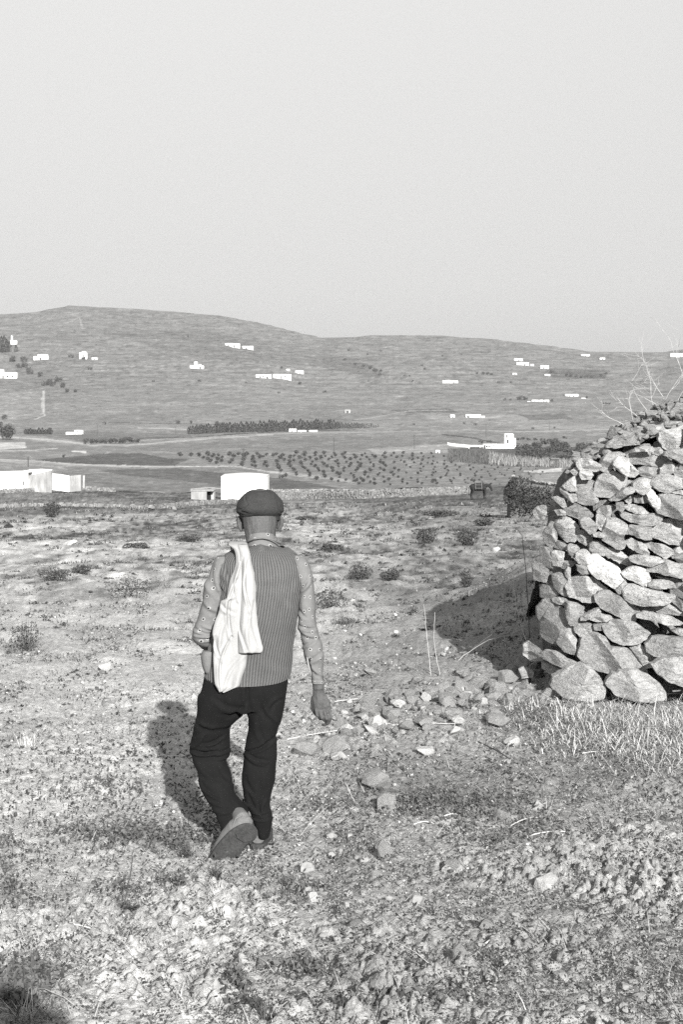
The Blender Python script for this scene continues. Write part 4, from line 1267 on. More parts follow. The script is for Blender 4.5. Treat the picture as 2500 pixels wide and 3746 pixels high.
def wall_strip(pts, thick, depth):
    V = []; 
    for (px, row, Y) in pts:
        t = W(px, row, Y)
        for (dy, dz) in ((0, 0), (thick, 0), (thick, -depth), (0, -depth)): V.append(t + [0, dy, dz])
    n = len(pts); Fc = []
    for i in range(n - 1):
        for k in range(4):
            a = i * 4 + k; b = i * 4 + (k + 1) % 4; Fc.append([a, a + 4, b + 4, b])
    Fc.append([0, 1, 2, 3]); Fc.append([4 * n - 1, 4 * n - 2, 4 * n - 3, 4 * n - 4])
    return V, Fc
hedge()
# ------------------------------------------------------------------ buildings
def box(x0, x1, y0, y1, z0, z1):
    V = [(x0, y0, z0), (x1, y0, z0), (x1, y1, z0), (x0, y1, z0), (x0, y0, z1), (x1, y0, z1), (x1, y1, z1), (x0, y1, z1)]
    Fc = [[0, 3, 2, 1], [4, 5, 6, 7], [0, 1, 5, 4], [1, 2, 6, 5], [2, 3, 7, 6], [3, 0, 4, 7]]
    return V, Fc

def house(text, cx, base, boxes, openings=(), Y=None, cat='house', group='white houses on the far hillside', wall_m='white', depth=6.0, sink=2.5, name='house', roof_m='roofg'):
    """boxes: (px0, px1, top_row, base_row, dy); openings: (px0, px1, top, base, kind, dy)"""
    if Y is None: Y = hit(cx, base)[1]
    loc = W(cx, base, Y)
    th = thing(name, loc, text, cat, group)
    for (a, b, t, bb, dy) in boxes:
        p0 = W(a, bb, Y); p1 = W(b, t, Y)
        V, Fc = box(p0[0], p1[0], Y + dy, Y + dy + depth, p0[2] - sink, p1[2])
        obj('wall', V, Fc, M[wall_m], parent=th, smooth=False)
        e = min(.25, .06 * (p1[0] - p0[0]))
        V, Fc = box(p0[0] + e, p1[0] - e, Y + dy + e, Y + dy + depth - e, p1[2] + .004, p1[2] + .02 + e * .3)
        obj('roof', V, Fc, M[roof_m], parent=th, smooth=False)
    for (a, b, t, bb, kind, dy) in openings:
        if a < b and Y > 400: a, b = a - .8, b + .8
        p0 = W(a, bb, Y); p1 = W(b, t, Y)
        V, Fc = box(p0[0], p1[0], Y + dy - .03, Y + dy + .02, p0[2], p1[2])
        obj(kind, V, Fc, M['dark'], parent=th, smooth=False)
    return th

house('long bright low house at the left edge of the hillside', 30, 1385, [(-40, 60, 1362, 1385, 0), (-40, 10, 1352, 1384, 1.5)], [(8, 12, 1372, 1383, 'door', 0), (24, 28, 1373, 1380, 'window', 0), (42, 46, 1373, 1380, 'window', 0)])
house('white two part house with bushes on both sides near the left edge', 148, 1318, [(122, 175, 1303, 1318, 0), (136, 172, 1296, 1317, 1.5)], [(146, 150, 1308, 1317, 'door', 0)])
house('tall white house with a dark bush in front on the left hillside', 302, 1315, [(289, 317, 1290, 1315, 0), (298, 312, 1285, 1314, 2)], [(304, 307, 1298, 1303, 'window', 0)])
house('small low white annexe right of the tall white house', 345, 1318, [(335, 355, 1308, 1318, 0)], [(344, 346, 1312, 1318, 'door', 0)])
house('small white house among cypresses high at the left edge', 48, 1262, [(36, 60, 1246, 1262, 0), (40, 44, 1228, 1262, -1)], [(50, 53, 1252, 1257, 'window', 0)])
house('highest long white house below the left ridge', 850, 1270, [(824, 850, 1256, 1268, 0), (846, 877, 1257, 1271, 1)], [(856, 859, 1262, 1270, 'door', 1), (834, 836, 1260, 1264, 'window', 0)])
house('white house just right of the highest one below the left ridge', 907, 1279, [(887, 927, 1266, 1279, 0)], [(900, 902, 1271, 1279, 'door', 0), (914, 916, 1270, 1274, 'window', 0)])
house('white chapel like house with a small tower in the middle of the left slope', 720, 1351, [(694, 745, 1338, 1350, 0), (711, 722, 1323, 1349, .5), (726, 735, 1333, 1349, 1)], [(715, 717, 1328, 1333, 'window', .5), (731, 734, 1342, 1350, 'door', 0)])
house('white house with dark openings at the left end of the central row', 964, 1385, [(936, 993, 1370, 1385, 0)], [(950, 953, 1376, 1384, 'door', 0), (962, 965, 1375, 1380, 'window', 0), (976, 981, 1377, 1385, 'door', 0)])
house('longest white house in the middle of the central row', 1032, 1389, [(1000, 1066, 1369, 1386, 0), (1050, 1066, 1376, 1391, -1)], [(1010, 1013, 1375, 1380, 'window', 0), (1026, 1029, 1375, 1385, 'door', 0), (1042, 1045, 1375, 1380, 'window', 0)])
house('small white house at the right end of the central row', 1095, 1367, [(1081, 1111, 1356, 1367, 0)], [(1096, 1098, 1360, 1367, 'door', 0)])
house('tiny white hut standing above the central row', 1054, 1359, [(1048, 1060, 1350, 1359, 0)], [(1053, 1055, 1354, 1359, 'door', 0)])
house('upper white house of the group below the right ridge', 1898, 1321, [(1883, 1914, 1312, 1321, 0)], [(1898, 1900, 1315, 1320, 'window', 0)])
house('broad white house in the middle of the group below the right ridge', 1915, 1338, [(1892, 1936, 1326, 1338, 0), (1942, 1955, 1332, 1343, 0)], [(1906, 1908, 1330, 1334, 'window', 0), (1920, 1922, 1330, 1338, 'door', 0)])
house('white house at the right of the group below the right ridge', 1994, 1350, [(1979, 2010, 1337, 1349, 0)], [(1990, 1992, 1342, 1349, 'door', 0)])
house('small white house beside dark trees on the right slope', 2005, 1378, [(1995, 2015, 1369, 1378, 0)], [(2003, 2005, 1373, 1378, 'door', 0)])
house('tiny white house left of the one beside dark trees', 1885, 1373, [(1877, 1893, 1365, 1373, 0)], [(1884, 1886, 1368, 1373, 'door', 0)])
house('long white house alone in the middle of the right slope', 1648, 1403, [(1620, 1678, 1393, 1403, 0), (1630, 1650, 1391, 1402, 1)], [(1636, 1638, 1396, 1400, 'window', 0), (1660, 1662, 1396, 1403, 'door', 0)])
house('white house nearest the right ridge line', 2144, 1304, [(2128, 2160, 1296, 1304, 0)], [(2143, 2145, 1299, 1304, 'door', 0)])
house('tiny white house right of the one nearest the ridge line', 2206, 1316, [(2197, 2216, 1309, 1316, 0)], [(2205, 2207, 1312, 1316, 'door', 0)])
house('white house with a lower annexe right of the row with dark gaps', 2095, 1453, [(2070, 2118, 1442, 1453, 0), (2124, 2140, 1456, 1467, -8)], [(2085, 2087, 1445, 1449, 'window', 0), (2100, 2102, 1446, 1453, 'door', 0)])
house('row of white houses with dark gaps on the lower right slope', 1975, 1473, [(1948, 1972, 1463, 1473, 0), (1976, 1990, 1463, 1473, 0), (1994, 2011, 1463, 1473, 0), (1931, 1943, 1468, 1474, 0)], [(1955, 1958, 1467, 1473, 'door', 0), (2000, 2002, 1466, 1470, 'window', 0)])
house('white house at the foot of the right slope beside a light track', 1732, 1528, [(1706, 1760, 1516, 1528, 0), (1762, 1775, 1522, 1528, 0)], [(1712, 1717, 1519, 1527, 'door', 0), (1735, 1737, 1519, 1523, 'window', 0)])
house('small white hut left of the house at the foot of the right slope', 1657, 1529, [(1649, 1665, 1517, 1529, 0)], [(1656, 1658, 1523, 1529, 'door', 0)])
house('small grey white hut alone at the foot of the hill in the centre', 1272, 1511, [(1262, 1283, 1499, 1511, 0)], [(1270, 1274, 1503, 1511, 'door', 0)], wall_m='weathered')
house('big white building on the ridge at the right edge', 2480, 1308, [(2456, 2530, 1293, 1300, 0), (2474, 2540, 1300, 1311, -2)], [(2466, 2469, 1295, 1299, 'window', 0), (2490, 2493, 1303, 1310, 'door', -2)])
house('low white farm building in front of the cypress row', 1075, 1580, [(1058, 1085, 1569, 1581, 0), (1090, 1120, 1574, 1580, 0), (1132, 1162, 1574, 1581, 0)], [(1066, 1069, 1573, 1580, 'door', 0)], group='white farm buildings in the valley', cat='farm building')
house('low pale farm building among trees at the left of the valley', 270, 1589, [(240, 285, 1581, 1589, 0), (270, 299, 1574, 1586, 1)], [(280, 284, 1577, 1585, 'window', 1)], group='white farm buildings in the valley', cat='farm building')
house('tiny white hut at the upper edge of the orchard', 1604, 1658, [(1596, 1611, 1647, 1658, 0)], [(1602, 1605, 1652, 1658, 'door', 0)], group='white farm buildings in the valley', depth=2)
# tower house in the valley
Yt_ = hit(1865, 1640)[1]
th = house('white tower house with a long low wing beside the dark grove', 1860, 1640, [(1848, 1880, 1587, 1632, 0), (1880, 1889, 1603, 1632, 0), (1770, 1848, 1625, 1646, .5), (1800, 1889, 1632, 1640, -.4)],
      [(1853, 1856, 1589, 1602, 'window', 0), (1857, 1861, 1608, 1622, 'window', 0), (1772, 1777, 1628, 1641, 'door', .5), (1781, 1786, 1630, 1637, 'window', .5), (1790, 1794, 1630, 1637, 'window', .5), (1830, 1833, 1628, 1634, 'window', .5), (1806, 1810, 1628, 1633, 'window', .5)],
      Y=Yt_, group='white farm buildings in the valley', depth=5)
for a, b, t, bb, dy in [(1716, 1719, 1632, 1650, 0), (1716, 1770, 1629, 1633, 0)]:
    p0 = W(a, bb, Yt_); p1 = W(b, t, Yt_)
    obj('beam', *box(p0[0], p1[0], Yt_ + dy, Yt_ + dy + .5, p0[2], p1[2]), M['white'], parent=th, smooth=False)
p0 = W(1719, 1652, Yt_); p1 = W(1768, 1633, Yt_)
obj('porch_back', *box(p0[0], p1[0], Yt_ + 3, Yt_ + 3.3, p0[2], p1[2]), M['wood'], parent=th, smooth=False)
# long low white wall left of the tower house
fw = thing('field_wall', hit(1690, 1640), 'long low white wall running left from the tower house', 'wall')
obj('wall_run', *wall_strip([(1638, 1618, Yt_ + 14), (1655, 1622, Yt_ + 12), (1720, 1628, Yt_ + 6), (1768, 1632, Yt_ + 2)], .5, 1.2), M['white'], parent=fw, smooth=False)

# the white box building behind the cap: a plain wall with a low curved top
Yb = 150.0
bx = thing('box_building', W(892, 1835, Yb), 'blank white windowless box building right behind the cap of the man', 'building')
def boxy():
    V = []; n = 13
    x0, x1 = W(809, 1740, Yb)[0], W(976, 1740, Yb)[0]
    zb = W(892, 1850, Yb)[2] - 1
    for dy in (0, 5.0):
        for i in range(n):
            u = i / (n - 1); px = 809 + 167 * u
            top = 1742 - 4.5 * math.sin(u * math.pi) ** 1.3 + (1.5 if u > .9 else 0)
            V.append((x0 + (x1 - x0) * u, Yb + dy, W(px, top, Yb)[2]))
        for i in range(n):
            V.append((x0 + (x1 - x0) * i / (n - 1), Yb + dy, zb))
    Fc = []
    for i in range(n - 1):
        Fc.append([i, n + i, n + i + 1, i + 1][::-1]); m = 2 * n
        Fc.append([m + i, m + n + i, m + n + i + 1, m + i + 1])
    Fc.append([0, 2 * n, 3 * n, n]); Fc.append([n - 1, 2 * n - 1, 4 * n - 1, 3 * n - 1])
    obj('wall', V, Fc, M['white'], parent=bx, smooth=False)
    R = []; 
    for dy in (.05, 4.95):
        for i in range(n):
            q = V[i]; R.append((q[0], Yb + dy, q[2] + .03))
    Fr = [[i, i + 1, n + i + 1, n + i] for i in range(n - 1)]
    obj('roof', R, Fr, M['roofg'], parent=bx, smooth=False)
boxy()
# small hut with an open doorway
Yh_ = 147.0
hut = thing('hut', W(735, 1850, Yh_), 'small grey plastered hut with a black doorway left of the white box building', 'hut')
def hutpart(name, a, b, t, bb, y0, y1, m):
    p0 = W(a, bb, Yh_); p1 = W(b, t, Yh_)
    return obj(name, *box(p0[0], p1[0], Yh_ + y0, Yh_ + y1, p0[2], p1[2]), M[m], parent=hut, smooth=False)
hutpart('wall', 699, 756, 1797, 1864, 0, .25, 'weathered')
hutpart('wall', 699, 704, 1798, 1864, .26, 2.4, 'weathered')
hutpart('wall', 769, 779, 1800, 1862, .9, 1.15, 'concrete')
hutpart('wall', 773, 779, 1801, 1862, 1.16, 2.4, 'concrete')
hutpart('wall', 699, 779, 1799, 1862, 2.41, 2.6, 'concrete')
hutpart('roof', 697, 781, 1794, 1797, -.08, 2.7, 'weathered')
hutpart('doorway', 756, 769, 1803, 1856, .95, 2.2, 'dark')
# ruined white farm at the left edge
Yr = 168.0
ru = thing('ruined_farm', W(150, 1800, Yr), 'roofless white ruined farm with stained walls at the left edge', 'ruin')
def rup(name, pts, y0, thick, depth, m):
    V, Fc = wall_strip([(p[0], p[1], Yr + y0 + (p[2] if len(p) > 2 else 0)) for p in pts], thick, depth)
    return obj(name, V, Fc, M[m], parent=ru, smooth=False)
rup('wall', [(-160, 1738), (-60, 1736), (10, 1734), (60, 1731), (100, 1732)], 0, .5, 3.2, 'white')
rup('wall', [(100, 1740), (130, 1734), (165, 1724), (188, 1720)], .3, .5, 3.2, 'weathered')
rup('wall', [(60, 1728), (110, 1718), (150, 1716), (190, 1719)], 3.5, .5, 3.2, 'white')
rup('wall', [(190, 1733), (215, 1735), (252, 1741)], -.4, .5, 1.9, 'white')
rup('wall', [(252, 1741), (275, 1739), (296, 1737)], .9, .5, 1.9, 'weathered')
rup('wall', [(302, 1740), (309, 1739)], .6, .5, 1.5, 'weathered')
rup('roof', [(-160, 1732), (60, 1727), (100, 1727)], .6, 4.0, .12, 'white')
p0 = W(81, 1777, Yr - .02); p1 = W(86, 1760, Yr - .02)
obj('window', *box(p0[0], p1[0], Yr - .03, Yr + .02, p0[2], p1[2]), M['dark'], parent=ru, smooth=False)

# dry stone field wall and bank running across beyond the field
def low_wall(text, pts, hgt, tone_m, n, group='low field walls across the valley'):
    P = [hit(*p) for p in pts]
    th = thing('field_wall', P[len(P) // 2], text, 'wall', group)
    V = []; Fc = []
    m = 60; s = np.linspace(0, 1, len(P)); t = np.linspace(0, 1, m)
    Q = np.stack([np.interp(t, s, [p[i] for p in P]) for i in range(3)], 1)
    Q[:, 2] = gz(Q[:, 0], Q[:, 1])
    h = hgt * RNG.uniform(.75, 1.15, m)
    for q, hh in zip(Q, h):
        for (dy, dz) in ((0, -.5), (.08, hh), (.5, hh), (.6, -.5)): V.append(q + [0, dy, dz])
    for i in range(m - 1):
        for k in range(3):
            a = i * 4 + k; Fc.append([a, a + 4, a + 5, a + 1])
    obj('wall_body', V, Fc, M['concrete'], parent=th, smooth=False)
    # the stones, too small to pick apart singly
    k = n; u = RNG.uniform(0, 1, k)
    C = np.stack([np.interp(u, t, Q[:, i]) for i in range(3)], 1); C[:, 2] += RNG.uniform(0, 1, k) * hgt
    C[:, 1] -= RNG.uniform(0, .12, k)
    sz = RNG.uniform(.08, .2, k)
    base = np.array([[-1, -1, -1], [1, -1, -1], [1, 1, -1], [-1, 1, -1], [-1, -1, 1], [1, -1, 1], [1, 1, 1], [-1, 1, 1]], float) * .7
    qd = np.array([[0, 3, 2, 1], [4, 5, 6, 7], [0, 1, 5, 4], [1, 2, 6, 5], [2, 3, 7, 6], [3, 0, 4, 7]])
    B = base[None] * RNG.uniform(.5, 1.2, (k, 8, 3)) * sz[:, None, None]
    V = (B + C[:, None]).reshape(-1, 3); Fc = (qd[None] + (np.arange(k) * 8)[:, None, None]).reshape(-1, 4)
    o = obj('stones', V, Fc, M['pebble'], parent=th, tone=np.repeat(RNG.uniform(tone_m * .6, tone_m * 1.4, k), 8), smooth=False)
    o['kind'] = 'stuff'
low_wall('broad stony wall across the valley right of the cap', [(985, 1832), (1120, 1826), (1300, 1826), (1500, 1818), (1720, 1808)], .75, .13, 2600)
low_wall('pale low wall line above the stony wall right of the cap', [(960, 1800), (1200, 1799), (1450, 1800), (1700, 1792)], .35, .15, 800)
low_wall('rough wall below the hut running to the left', [(560, 1868), (640, 1858), (700, 1852), (790, 1846), (860, 1842)], .3, .13, 700)
low_wall('pale wall at the far edge of the left field', [(0, 1858), (200, 1853), (420, 1858), (640, 1866)], .22, .15, 600)
low_wall('dotted pale wall below the ruined farm', [(0, 1806), (140, 1800), (300, 1792), (420, 1800)], .45, .16, 700)

# ------------------------------------------------------------------ trees
def tree_mesh(name, seed, kind):
    r = np.random.default_rng(seed)
    parts = []
    if kind == 'cypress':
        n = 240; z = r.random(n); rad = .17 * np.minimum(1, (1 - z) * 2.4) * np.minimum(1, z * 8 + .3) * (0.8 + .4 * r.random(n)); a = r.uniform(0, 6.28, n)
        P = np.stack([np.cos(a) * rad, np.sin(a) * rad, z], 1); s = np.full(n, .055)
    elif kind == 'olive':
        n = 150; q = r.normal(size=(n, 3)); q /= np.linalg.norm(q, axis=1)[:, None]; q *= (r.random(n) ** .4)[:, None]
        P = q * [.42, .42, .38] + [0, 0, .60]; P[:, 0] += .14 * (q[:, 2] > 0) * r.choice([-1, 1]); s = np.full(n, .11)
    else:
        n = 320; P = []
        for c in range(6):
            cc = np.array([r.uniform(-.6, .6), r.uniform(-.3, .3), r.uniform(.3, .65)]); rr_ = r.uniform(.25, .42)
            q = r.normal(size=(n // 6, 3)); q /= np.linalg.norm(q, axis=1)[:, None]; q *= (r.random(n // 6) ** .4)[:, None]
            P.append(q * rr_ + cc)
        P = np.vstack(P); P[:, 2] = np.abs(P[:, 2]); n = len(P); s = np.full(n, .10)
    V, Fc, T = leaves(P, s * r.uniform(.7, 1.4, n), r.uniform(.028, .075, n) * (.6 if kind == 'cypress' else 1))
    if kind in ('cypress', 'olive'):
        k = 5; V2 = []; 
        for j in range(k): V2.append((.03 * math.cos(j * 1.256), .03 * math.sin(j * 1.256), -.15))
        for j in range(k): V2.append((.015 * math.cos(j * 1.256), .015 * math.sin(j * 1.256), .55))
        F2 = np.array([[j, (j + 1) % k, k + (j + 1) % k, k + j] for j in range(k)]) + len(V)
        V = np.vstack([V, np.array(V2)]); Fc = np.vstack([Fc, F2]); T = np.concatenate([T, np.full(2 * k, .06)])
    me = mkmesh(name, V, Fc, False, tone=T); me.materials.append(M['plant'])
    return me
CYP = [tree_mesh('cypress_tree', 500 + i, 'cypress') for i in range(5)]
OLI = [tree_mesh('olive_tree', 520 + i, 'olive') for i in range(6)]
BSH = [tree_mesh('bush', 540 + i, 'bush') for i in range(6)]
def plant_one(name, me, px, row, hpx, text, cat, group, wide=1.0, Y=None):
    p = hit(px, row)
    m = p[1] / F
    o = shared(name, me, p, rot=float(RNG.uniform(0, 6.28)), scale=(hpx * m * wide, hpx * m * wide, hpx * m))
    return label(o, text, cat, group)
def ordn(k):
    return '%d%s' % (k, 'th' if 10 < k % 100 < 14 else {1: 'st', 2: 'nd', 3: 'rd'}.get(k % 10, 'th'))
CT = 'dark narrow cypress standing close to its neighbours in the valley row'
x = 690.0; kc = 0
while x < 1392:
    base = np.interp(x, [690, 860, 1060, 1240, 1392], [1588, 1582, 1576, 1570, 1563])
    h = np.interp(x, [690, 780, 960, 1100, 1200, 1300, 1392], [30, 36, 40, 40, 36, 22, 12]) * RNG.uniform(.7, 1.05)
    kc += 1
    plant_one('cypress_tree', CYP[RNG.integers(5)], x, base + RNG.uniform(-2, 1), h, 'dark narrow cypress, %s from the left in the long valley row' % ordn(kc), 'cypress', 'cypresses in the valley row', wide=1.25)
    x += RNG.uniform(5.5, 9.5)
# short cypress row on the left
for k in range(16):
    x = 92 + k * 6.2
    plant_one('cypress_tree', CYP[k % 5], x, 1588, 22 * RNG.uniform(.7, 1.1), 'dark small cypress, %s from the left in the short row near the left edge' % ordn(k + 1), 'cypress', 'cypresses of the short left row', wide=1.7)
for kk, (px, row, h) in enumerate([(4, 1288, 58), (14, 1290, 62), (24, 1290, 50), (33, 1288, 40), (57, 1290, 30)]):
    plant_one('cypress_tree', CYP[int(px) % 5], px, row, h, 'tall cypress, %s from the left in the dark cluster high at the left edge' % ordn(kk + 1), 'cypress', 'cypress cluster high at the left edge', wide=1.2)
# olive orchard in rows
OT = 'small round olive tree standing in the planted orchard rows'
cnt = 0
Pa = hit(700, 1692)
for i in range(15):
    v = i / 14.0
    r0 = np.interp(v, [0, 1], [1675, 1776])
    step = np.interp(v, [0, 1], [35, 58])
    xa, xb = np.interp(v, [0, .25, .5, .8, 1], [660, 760, 1000, 1120, 1260]), np.interp(v, [0, .3, .6, 1], [1600, 1980, 2000, 1830])
    x = xa + (i % 2) * step * .5
    kt = 0
    while x < xb:
        row = r0 - 10 * math.sin((x - 700) / 1300 * 3.14) * (1 - v) + RNG.uniform(-2, 2)
        if RNG.random() < .9:
            h = np.interp(x, [700, 1000, 1500, 1950], [25, 23, 16, 9]) * RNG.uniform(.6, 1.0)
            plant_one('olive_tree', OLI[RNG.integers(6)], x + RNG.uniform(-4, 4), row, h, 'round olive tree, %s from the left in the %s orchard row from the back' % (ordn(kt + 1), ordn(i + 1)), 'olive tree', 'olive trees planted in rows in the valley', wide=1.05); cnt += 1; kt += 1
        x += step * RNG.uniform(.9, 1.12)
# grove behind the reeds
GN = []
for k in range(60): GN.append('dark bushy tree in the crowded grove right of the tower house')
for k in range(60):
    x = RNG.uniform(1890, 2290); row = RNG.uniform(1622, 1678)
    if row < 1650 and x < 1960: row += 14
    plant_one('grove_tree', BSH[RNG.integers(6)], x, row + 10, RNG.uniform(20, 32), GN[k], 'tree', 'dark grove right of the tower house', wide=1.35)
for k, (x, row) in enumerate([(1760, 1622), (1790, 1620), (1895, 1612), (1915, 1610), (1935, 1612), (1960, 1613), (1988, 1615), (2012, 1615), (2035, 1614), (2066, 1606)]):
    plant_one('bush', BSH[k % 6], x, row, 13, 'dark round bush, %s from the left in the line behind the tower house' % ordn(k + 1), 'bush', 'bushes in a line behind the tower house')
# scattered bushes and small trees on the hill and in the valley
SCB = [(100, 1362, 18), (88, 1345, 22), (108, 1372, 20), (146, 1378, 18), (165, 1412, 22), (180, 1408, 22), (195, 1412, 20), (212, 1398, 22), (232, 1416, 16), (245, 1436, 14), (275, 1435, 12), (228, 1420, 20),
       (258, 1312, 14), (305, 1316, 14), (330, 1355, 12), (66, 1348, 18), (45, 1325, 24), (86, 1325, 22), (380, 1553, 10), (652, 1550, 14), (698, 1551, 12), (795, 1556, 16), (832, 1558, 12), (14, 1535, 18), (688, 1235, 8),
       (560, 1398, 9), (728, 1398, 10), (1098, 1410, 14), (1188, 1437, 10), (1030, 1350, 10), (230, 1675, 12), (1276, 1285, 9), (1345, 1300, 7), (1545, 1342, 9), (1555, 1352, 8),
       (1770, 1372, 12), (1785, 1372, 11), (1800, 1373, 10), (1748, 1370, 9), (1690, 1300, 7), (1620, 1305, 7), (1500, 1380, 8), (1510, 1398, 8), (1480, 1378, 8),
       (2020, 1368, 14), (2075, 1378, 13), (2090, 1380, 14), (2110, 1383, 13), (2128, 1386, 13), (2146, 1382, 12), (2165, 1385, 10), (2200, 1380, 13), (2218, 1372, 11), (1900, 1465, 14), (1912, 1463, 15), (1925, 1464, 13), (1850, 1465, 9), (1870, 1466, 8),
       (2020, 1470, 10), (2148, 1458, 9), (2215, 1482, 10), (2230, 1480, 9), (1825, 1402, 8), (1870, 1402, 8), (1350, 1398, 7), (1355, 1352, 14), (1372, 1362, 14), (1390, 1375, 12), (1330, 1345, 12), (1300, 1338, 12), (1260, 1322, 12), (1395, 1362, 11),
       (1740, 1557, 9), (1515, 1555, 8), (1950, 1572, 9), (2030, 1568, 8), (1700, 1552, 8), (1590, 1766, 16), (1732, 1766, 16), (1350, 1757, 0), (1030, 1752, 15), (1045, 1748, 18), (1300, 1765, 18), (1330, 1766, 16), (650, 1802, 0), (1395, 1288, 8), (1020, 1440, 8), (900, 1404, 7)]
LM = [(30, 1385, 'long bright house'), (148, 1318, 'two part white house'), (302, 1315, 'tall white house'), (48, 1262, 'cypress cluster'), (850, 1270, 'highest long white house'), (720, 1351, 'white house with the small tower'),
      (964, 1385, 'central row of houses'), (1095, 1367, 'right end of the central house row'), (1915, 1338, 'middle house of the right ridge group'), (2005, 1378, 'small house by dark trees'), (1648, 1403, 'long white house alone'),
      (2144, 1304, 'house nearest the right ridge'), (2095, 1453, 'house with a low annexe'), (1975, 1473, 'row of houses with dark gaps'), (1732, 1528, 'house at the foot of the right slope'), (1272, 1511, 'lone grey white hut'),
      (690, 1560, 'left end of the cypress row'), (1075, 1580, 'low farm building by the cypresses'), (270, 1589, 'pale farm building among trees'), (1865, 1640, 'white tower house'), (892, 1740, 'white box building'), (1752, 1790, 'donkey'), (1390, 1563, 'right end of the cypress row'), (240, 1430, 'dark bush trail on the left slope'), (1370, 1300, 'saddle between the two ridges')]
SEEN = {}
for k, (x, row, h) in enumerate(SCB):
    if h == 0: continue
    lm = min(LM, key=lambda q: math.hypot((q[0] - x) * .6, q[1] - row))
    dx_, dy_ = x - lm[0], row - lm[1]
    rel = ('left of' if dx_ < 0 else 'right of') if abs(dx_) > abs(dy_) * 1.3 else ('above' if dy_ < 0 else 'below')
    t0 = ('dark ' + ('large ' if h >= 18 else 'small ' if h <= 9 else '') + 'round bush ' + ('just ' if math.hypot(dx_, dy_) < 45 else '') + rel + ' the ' + lm[2])
    SEEN[t0] = SEEN.get(t0, 0) + 1
    t_ = t0 if SEEN[t0] == 1 else t0.replace('round bush', 'round bush, %s one' % ordn(SEEN[t0]))
    plant_one('bush', BSH[k % 6], x, row, h * 1.15, t_, 'bush', 'bushes scattered on the hillside' if row < 1530 else 'bushes scattered in the valley fields', wide=.8)
for k in range(11):
    x = 322 + k * 18
    plant_one('bush', BSH[k % 6], x, 1626 - .5 * k - abs(k - 5) * .3, 24 * RNG.uniform(.8, 1.1) * (1 if k < 9 else .75), 'dark rounded shrub, %s from the left in the thick hedge line left of the valley' % ordn(k + 1), 'bush', 'shrubs of the thick hedge left of the valley')
# the big tree at the left edge
def big_tree(px, row, h, text):
    p = hit(px, row); m = p[1] / F; H = h * m
    th = thing('broad_tree', p, text, 'tree')
    r = np.random.default_rng(9); P = []
    for c in range(14):
        cc = np.array([r.uniform(-.42, .42), r.uniform(-.35, .35), r.uniform(.25, .78)]); q = r.normal(size=(150, 3)); q /= np.linalg.norm(q, axis=1)[:, None]; q *= (r.random(150) ** .35)[:, None]
        P.append(q * r.uniform(.17, .27) + cc)
    P = np.vstack(P) * H + p
    V, Fc, T = leaves(P, np.full(len(P), .05 * H) * r.uniform(.6, 1.3, len(P)), r.uniform(.03, .075, len(P)))
    obj('crown', V, Fc, M['plant'], parent=th, tone=T, smooth=False)
    tubes_part('trunk', [[p + [0, 0, -.4], p + [.1, 0, .25 * H], p + [-.1, .1, .55 * H]]], [(.35, .15)], .07, M['plant'], parent=th, sides=8)
big_tree(8, 1610, 70, 'large round dark tree at the left edge beside the valley road')
big_tree(-48, 1612, 62, 'second large dark tree just outside the left edge')
# reeds in front of the grove
def reeds():
    n = 5200
    px = RNG.uniform(1640, 2170, n)
    row = np.interp(px, [1640, 1760, 1900, 2050, 2170], [1692, 1698, 1706, 1712, 1712]) - RNG.random(n) * np.interp(px, [1640, 1780, 1900, 2170], [40, 36, 22, 18])
    X, Y = hits(px, row); Z = gz(X, Y); m = Y / F
    pale = (px > 1790) & (RNG.random(n) < .62)
    tn = np.where(pale, RNG.uniform(.14, .26, n), RNG.uniform(.05, .10, n))
    V, Fc, T = blades(np.stack([X, Y, Z], 1), RNG.uniform(12, 24, n) * m, 2.2 * m, RNG.uniform(0, 6.28, n), RNG.uniform(1.1, 1.57, n), RNG.uniform(0, .15, n), tn)
    o = obj('reeds', V, Fc, M['plant'], tone=T, smooth=False); label(o, kind='stuff')
reeds()
p = hit(2030, 1700); m_ = p[1] / F
pump = thing('shed', p, 'small dark grey shed standing in the pale reeds', 'shed')
p0 = W(2014, 1704, p[1]); p1 = W(2042, 1678, p[1])
obj('wall', *box(p0[0], p1[0], p[1] - 3, p[1] - .2, p0[2] - 1, p1[2]), mat('shed_wall', .055, noise=[(2, .2, (1, 1, 1))]), parent=pump, smooth=False)
obj('roof', *box(p0[0] - .2, p1[0] + .1, p[1] - 3.2, p[1], p1[2] + .003, p1[2] + .25), M['wood'], parent=pump, smooth=False)

# ------------------------------------------------------------------ poles
for (px, top, bs, txt) in [(642, 1556, 1590, 'thin utility pole left of the cypress row'), (355, 1553, 1592, 'thin utility pole above the thick hedge at the left'), (891, 1640, 1700, 'utility pole at the top corner of the orchard behind the white box'),
                           (1780, 1552, 1600, 'utility pole left of the tower house'), (1517, 1590, 1642, 'utility pole above the middle of the orchard'), (102, 1672, 1708, 'utility pole just above the ruined farm'), (1222, 1600, 1650, 'thin utility pole in the middle of the valley'), (2012, 1540, 1575, 'thin utility pole far behind the grove')]:
    p = hit(px, bs); m_ = p[1] / F
    th = thing('utility_pole', p, txt, 'pole', 'utility poles crossing the valley')
    H = (bs - top) * m_
    tubes_part('pole', [[p + [0, 0, -.3], p + [0, 0, H * .5], p + [0, 0, H]]], [(.15, .11)], .05, M['plant'], parent=th, sides=6)
    tubes_part('crossbar', [[p + [-.6, 0, H * .93], p + [0, 0, H * .93], p + [.6, 0, H * .93]]], [(.05, .05)], .05, M['plant'], parent=th, sides=4)

